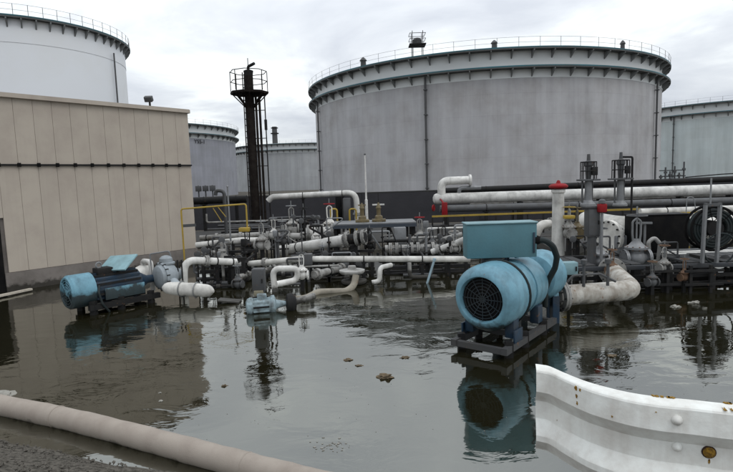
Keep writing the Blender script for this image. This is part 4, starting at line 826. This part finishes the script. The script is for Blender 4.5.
# galvanised cable tray
a_, b_ = at(668, 256, 13.1), at(900, 256, 13.1); b_.z = a_.z
t = Thing('cable_tray', 'bright galvanised cable tray behind the hose reel', 'cable tray', (a_.x, 13.1, -.6)); m = MB(); m.box(((a_.x+b_.x)/2, 13.3, a_.z-.03), (b_.x-a_.x, .55, .03)); m.box(((a_.x+b_.x)/2, 13.01, a_.z-.08), (b_.x-a_.x, .03, .26)); m.box(((a_.x+b_.x)/2, 13.59, a_.z+.03), (b_.x-a_.x, .03, .14)); t.part('tray', m, GALV)
for k in range(3): m = MB(); m.cyl((a_.x, 13.15+k*.14, a_.z+.03), (b_.x, 13.15+k*.14, a_.z+.03), .04, n=8); t.part('cable', m, WHITE)
for i in range(4): x = a_.x+.2+i*1.6; m = MB(); m.bar((x, 13.3, -.6), (x, 13.3, a_.z-.05), .1, .08); t.part('leg', m, DARK)
# hose reel
c = at(711, 228, 12.0); t = Thing('hose_reel', 'black hose reel in a grey upright frame at the far right', 'hose reel', (c.x, c.y, .5))
ax_ = Vector((.12, 1, 0)).normalized()
for s_ in (-.16, .16): m = MB(); m.torus(c+ax_*s_, ax_, .50, .03, 32, 8); wheel(m, c+ax_*s_, ax_, .48, .012, 6); t.part('reel_rim', m, BLACK)
m = MB()
for k in range(5):
    for j in range(3): m.torus(c+ax_*(-.13+.065*k), ax_, .30+.062*j, .033, 28, 7)
t.part('wound_hose', m, RUBBER)
m = MB(); m.cyl(c-ax_*.2, c+ax_*.2, .18, n=18); t.part('drum', m, DARK)
for px in (705.5, 720):
    for yy in (11.62, 12.38):
        q = at(px, 206, yy); q.z = c.z+.56; q2 = Vector((q.x-.03, yy, za+.07)); m = MB(); m.bar(q2, q, .085, .05); t.part('frame_post', m, GALV if yy < 12 else GREY)
q = at(705, 206, 11.62); q2 = at(721, 206, 11.62); m = MB(); m.bar(Vector((q.x, 11.62, c.z+.56)), Vector((q2.x, 11.62, c.z+.56)), .06, .06); t.part('frame_top', m, GREY)
m = MB(); m.torus(c+Vector((.02, -.3, -.45)), Vector((0, 1, .1)), .36, .02, 28, 6); t.part('loose_hose', m, RUBBER)
m = MB(); m.cyl(c+Vector((.03, .1, .5)), c+Vector((.03, .1, 1.15)), .02, n=6); t.part('spindle', m, GALV)
pipeline('wire_hoop', 'thin white wire hoop above the pipes left of the hose reel', [at(686, 214, 18), at(687, 197, 18), at(694, 197, 18), at(696, 214, 18)], .015, GALV, bend=.2)
# pump plinths and boxes at the far right under the reel
m = MB(); q = at(715, 278, 11.4); m.box((q.x, 12.5, .16), (1.1, .8, .44), bev=.02); m.lathe((q.x, 12.5, .38), Z, [(0, .3), (.06, .3)], 14); single('sump_box', m, BLACK, 'dark box under the walkway below the hose reel', 'box')
# instrument stands on the bund by the far tank
q = at(672, 184, 31.9); t = Thing('metering_skid', 'cluster of dark metering pipes on the bund beside the tank at right', 'metering skid', (q.x, 31.9, 2.0))
for i in range(6):
    dx = -.7+i*.28; h = (.5, .95, .7, 1.0, .6, 1.25)[i]; m = MB(); m.cyl((q.x+dx, 31.9, 2.0), (q.x+dx, 31.9, 2.0+h), .05, n=8); m.lathe((q.x+dx, 31.9, 2.0+h*.6), Z, [(0, .1), (.12, .1)], 8); t.part('riser', m, GREY)
m = MB(); m.bar((q.x-.8, 31.9, 2.4), (q.x+.8, 31.9, 2.4), .06); m.bar((q.x-.8, 31.9, 2.75), (q.x+.8, 31.9, 2.75), .05); t.part('manifold', m, DARK)
m = MB(); m.tube([(q.x+.8, 31.9, 2.3), (q.x+3, 31.9, 2.42), (q.x+12, 31.9, 2.62)], .035, 6, .2); t.part('impulse_line', m, DARK)

# ------------------------------------------------------------------ foreground
# loose gravel on the bank edge
m = MB(); rnd = random.Random(5)
for i in range(2600):
    x = rnd.uniform(-5.6, -.6); dd = -rnd.random()**1.3*2.2; y = edgeY(x)+dd; z = 1.25-min(1, max(0, (dd+2.9)/2.9))*1.17; s_ = rnd.uniform(.006, .022); a0 = rnd.random()*3
    P_ = [Vector((math.cos(a0+k_*1.571)*s_*rnd.uniform(.6, 1.2), math.sin(a0+k_*1.571)*s_*rnd.uniform(.6, 1.2), 0)) for k_ in range(4)]; c_ = Vector((x, y, z+.01))
    m.add([c_+p for p in P_]+[c_+Z*s_*rnd.uniform(.5, .9), c_-Z*s_], [(0, 1, 4), (1, 2, 4), (2, 3, 4), (3, 0, 4), (1, 0, 5), (2, 1, 5), (3, 2, 5), (0, 3, 5)])
o = bpy.data.objects.new('gravel', m.mesh('gravel', mat('gravel_stone', (.11, .10, .085), .9, dirt=.9, dirtc=(.03, .028, .022), scale=30), ang=10)); col.objects.link(o); o['kind'] = 'stuff'; o['label'] = 'loose gravel on the bank in the lower left corner'; o['category'] = 'gravel'
# thick hose
HP = [on(-60, 397, .1), on(0, 407, .1), on(60, 415, .1), on(125, 427, .1), on(205, 457, .1), on(270, 470, .1), on(340, 489, .1), on(470, 530, .12)]
HP = [on(x_, y_, .085) for x_, y_ in ((-80, 390), (0, 405), (70, 419.5), (136, 436), (205, 454.5), (270, 472), (340, 490), (480, 528))]
t = Thing('thick_hose', 'thick beige canvas hose floating across the lower left corner', 'hose', (HP[2].x, HP[2].y, -.05))
def cat(P, k=8):
    o = []
    for i in range(1, len(P)-2):
        for j in range(k):
            u = j/k; a, b, c_, d_ = P[i-1], P[i], P[i+1], P[i+2]
            o.append(.5*((2*b)+(c_-a)*u+(2*a-5*b+4*c_-d_)*u*u+(3*b-a-3*c_+d_)*u**3))
    o.append(P[-2]); return o
m = MB(); m.tube(cat([HP[0]*2-HP[1]]+HP+[HP[-1]*2-HP[-2]], 10), .122, 28, 0, rf=lambda s_: 1+.02*math.sin(s_*61)+.015*math.sin(s_*143)); jk = t.part('jacket', m, HOSE, ang=70)
for px_, py_ in ((58, 416.8), (247, 465.8)):
    m = MB(); c_ = on(px_, py_, .085); dd = HP[4]-HP[2]; m.torus(c_, dd, .121, .007, 30, 6); t.part('seam_band', m, HOSE, jk)
# white scrap by the hose
q = on(3, 396, .03); single('plastic_scrap', lump(q+Z*.02, .13, .1, .04, 5, .5, 3), FOAM, 'white plastic scrap floating at the left edge behind the hose', 'scrap')
# guard rail
ztop = 1.95
GP = [on(x_, y_, ztop) for x_, y_ in ((536, 367), (543, 368), (550, 369.5), (564, 375.8), (580, 382.5), (596, 388), (627.6, 396), (659, 401), (691, 404), (733, 408.5), (800, 413), (900, 418))]
GP = cat([GP[0]*2-GP[1]]+GP+[GP[-1]*2-GP[-2]], 6)
prof = [(.004, -.034), (.0, -.032), (.003, .014), (.006, .02), (.012, .024), (.088, .03), (.093, .027), (.138, -.013), (.143, -.016), (.214, -.014), (.220, -.011), (.262, .025), (.268, .028), (.290, .029), (.296, .025), (.340, -.014), (.345, -.016)]
V = []; n = len(prof)
for i, p in enumerate(GP):
    d = (GP[min(i+1, len(GP)-1)]-GP[max(i-1, 0)]); d.z = 0; d.normalize(); nrm = Vector((d.y, -d.x, 0))
    if nrm.y > 0: nrm = -nrm
    nrm = Vector((-.26-.1*min(i/30, 1), -.96, 0))
    for dz, o_ in prof: V.append(p+nrm*o_*1.0-Z*dz)
    for dz, o_ in reversed(prof): V.append(p+nrm*(o_*1.0-.005)-Z*dz)
k = 2*n
t = Thing('guard_rail', 'white painted steel guard rail with rust spots in the lower right corner', 'guard rail', (GP[10].x, GP[10].y, 1.2))
m = MB(); m.add(V, [(i*k+j, i*k+(j+1) % k, (i+1)*k+(j+1) % k, (i+1)*k+j) for i in range(len(GP)-1) for j in range(k)]+[tuple(range(k-1, -1, -1)), tuple((len(GP)-1)*k+j for j in range(k))]); gr_ = t.part('beam', m, RAILW, ang=18)
def on_rail(px, py, out_=.0):
    d = ray(px, py); best = None
    for i in range(len(GP)-1):
        a, b = GP[i], GP[i+1]; e_ = b-a; det = d.x*(-e_.y)+e_.x*d.y
        if abs(det) < 1e-9: continue
        s_ = ((a.x-CAM.x)*(-e_.y)+e_.x*(a.y-CAM.y))/det; u = (d.x*(a.y-CAM.y)-d.y*(a.x-CAM.x))/det
        if -.01 <= u <= 1.01: best = (CAM+d*s_, Vector((e_.y, -e_.x, 0)).normalized())
    p, nn = best; nn = Vector((-.3, -.96, 0)).normalized()
    dz = ztop-p.z; o_ = 0
    for (z0, a), (z1, b) in zip(prof[1:], prof[2:]):
        if z0 <= dz <= z1: o_ = a+(b-a)*(dz-z0)/(z1-z0)
    w_ = p+nn*(o_*1.0+out_); k_ = (w_-CAM).dot(nn)/d.dot(nn); return CAM+d*k_, nn
RB = mat('rail_bolt_rust', (.30, .17, .02), .9, dirt=1.0, dirtc=(.04, .016, .008), scale=90, bump=.6, bscale=200)
for px, py, r_, mm_ in ((677, 420, .0135, RAILW), (677, 446.5, .0125, RAILW), (709, 452, .0145, RB)):
    p, nn = on_rail(px, py); m = MB(); m.lathe(p-nn*.006, nn, [(0, r_*1.25), (.01, r_*1.25), (.014, r_), (.02, r_*.75), (.024, r_*.25)], 14); b_ = t.part('bolt', m, mm_, gr_)
    if r_ > .014:
        m = MB(); m.torus(p, nn, r_*1.25, .004, 16, 6); t.part('washer', m, mat('dark_rust', (.035, .016, .009), .9), b_)
# rust patches: thin flaking scabs of rust
def scab(px, py, w_, h_, seed, parent):
    p, nn = on_rail(px, py); tx = Z.cross(nn).normalized(); m = MB(); rnd = random.Random(seed); nseg = 12
    ring = []
    for i in range(nseg):
        a = 2*PI*i/nseg; r_ = .65+.5*rnd.random(); ring.append(p+tx*math.cos(a)*w_*r_+Z*math.sin(a)*h_*r_)
    pts_ = []
    for q in ring:
        dzq = ztop-q.z; o_ = 0
        for (z0, a), (z1, b) in zip(prof[1:], prof[2:]):
            if z0 <= dzq <= z1: o_ = a+(b-a)*(dzq-z0)/(z1-z0)
        base_o = 0; dzp = ztop-p.z
        for (z0, a), (z1, b) in zip(prof[1:], prof[2:]):
            if z0 <= dzp <= z1: base_o = a+(b-a)*(dzp-z0)/(z1-z0)
        pts_.append(q+nn*((o_-base_o)*1.0))
    m.add([p+nn*.0025]+[q+nn*.0016 for q in pts_]+[q-nn*.003 for q in pts_], [(0, 1+i, 1+(i+1) % nseg) for i in range(nseg)]+[(1+i, 1+nseg+i, 1+nseg+(i+1) % nseg, 1+(i+1) % nseg) for i in range(nseg)])
    t.part('rust_scab', m, RB, parent)
for i, (px, py, w_, h_) in enumerate(((576, 388, .006, .009), (580, 390, .003, .006), (576.5, 396, .0035, .008), (577, 403, .003, .007), (540.5, 392, .003, .006), (612, 416.5, .0025, .003), (709, 461, .003, .010), (679, 448, .006, .003), (656, 412, .002, .002), (726, 410.5, .005, .0016), (733, 411, .004, .002), (557, 420, .0015, .003))): scab(px, py, w_, h_, i, gr_)
for px in (655, 659, 664, 668, 671, 675, 722, 727, 731):
    p = on(px, 404, ztop); j = min(range(len(GP)), key=lambda i: (GP[i]-p).length); p = GP[j]+(GP[min(j+1, len(GP)-1)]-GP[j])*random.random()
    m = MB(); m.box(p+Vector((.012, .036, .001)), (random.uniform(.005, .014), .012, .004), random.uniform(-.5, .5)); t.part('rust_chip', m, RB, gr_)
for px in (640, 830):
    p = on(px, 420, ztop); j = min(range(len(GP)), key=lambda i: abs(GP[i].x-at(px, 400, GP[i].y).x)); p = GP[j]
    m = MB(); m.box((p.x, p.y+.09, 1.45), (.08, .1, .7), bev=.006)
    if px > 800: t.part('post', m, RAILW)
# floating debris
DB = ((385, 377.5, .14, .09, DEBR, 'largest brown floating clump in the open water at centre'), (348, 360, .09, .035, DEBR, 'flat brown debris floating left of the largest clump'), (405, 357.5, .09, .035, DEBR, 'brown debris floating right of the largest clump, nearest the big motor'), (359, 365.5, .07, .02, DEBR, 'thin sliver of debris just below the left flat piece'),
      (676, 307, .14, .07, FOAM, 'pale debris lump under the walkway at right, the left of two'), (694, 303, .15, .07, FOAM, 'pale debris lump under the walkway at right, the right of two'), (224, 386, .06, .03, DEBR, 'small brown leaf floating right of the building reflection'), (161, 401, .04, .02, FOAM, 'tiny white scrap floating above the beige hose'), (160, 393, .03, .02, FOAM, 'tiny white scrap, the upper of two above the beige hose'), (612, 356, .1, .03, DEBR, 'rusty debris strip floating behind the guard rail end'))
for i, (px, py, w_, h_, mm_, lb) in enumerate(DB):
    q = on(px, py, .0); single('floating_debris', lump(q+Z*h_*.1, w_*.6, w_*.4, h_*.45, i*1.7+2, .9, 3), mm_, lb, 'debris', 'debris floating on the flood')
m = MB(); rnd = random.Random(3)
for i in range(130):
    if i < 40: px = 332+rnd.gauss(0, 11); py = 446+rnd.gauss(0, 4); s_ = rnd.uniform(.003, .02)
    else: px = rnd.uniform(150, 720); py = rnd.uniform(300, 450); s_ = rnd.uniform(.002, .007)
    q = on(px, py, .002); n_ = rnd.randint(4, 6); a0 = rnd.random()*6; st = rnd.uniform(.35, 1)
    m.prism([q+Vector((math.cos(a0+6.283*k_/n_)*s_*rnd.uniform(.5, 1.1), math.sin(a0+6.283*k_/n_)*s_*st*rnd.uniform(.5, 1.1), -.003)) for k_ in range(n_)], (0, 0, .006))
o = bpy.data.objects.new('floating_scum', m.mesh('floating_scum', FOAM)); col.objects.link(o); o['kind'] = 'stuff'; o['label'] = 'tiny pale flecks of scum scattered on the flood water'; o['category'] = 'scum'
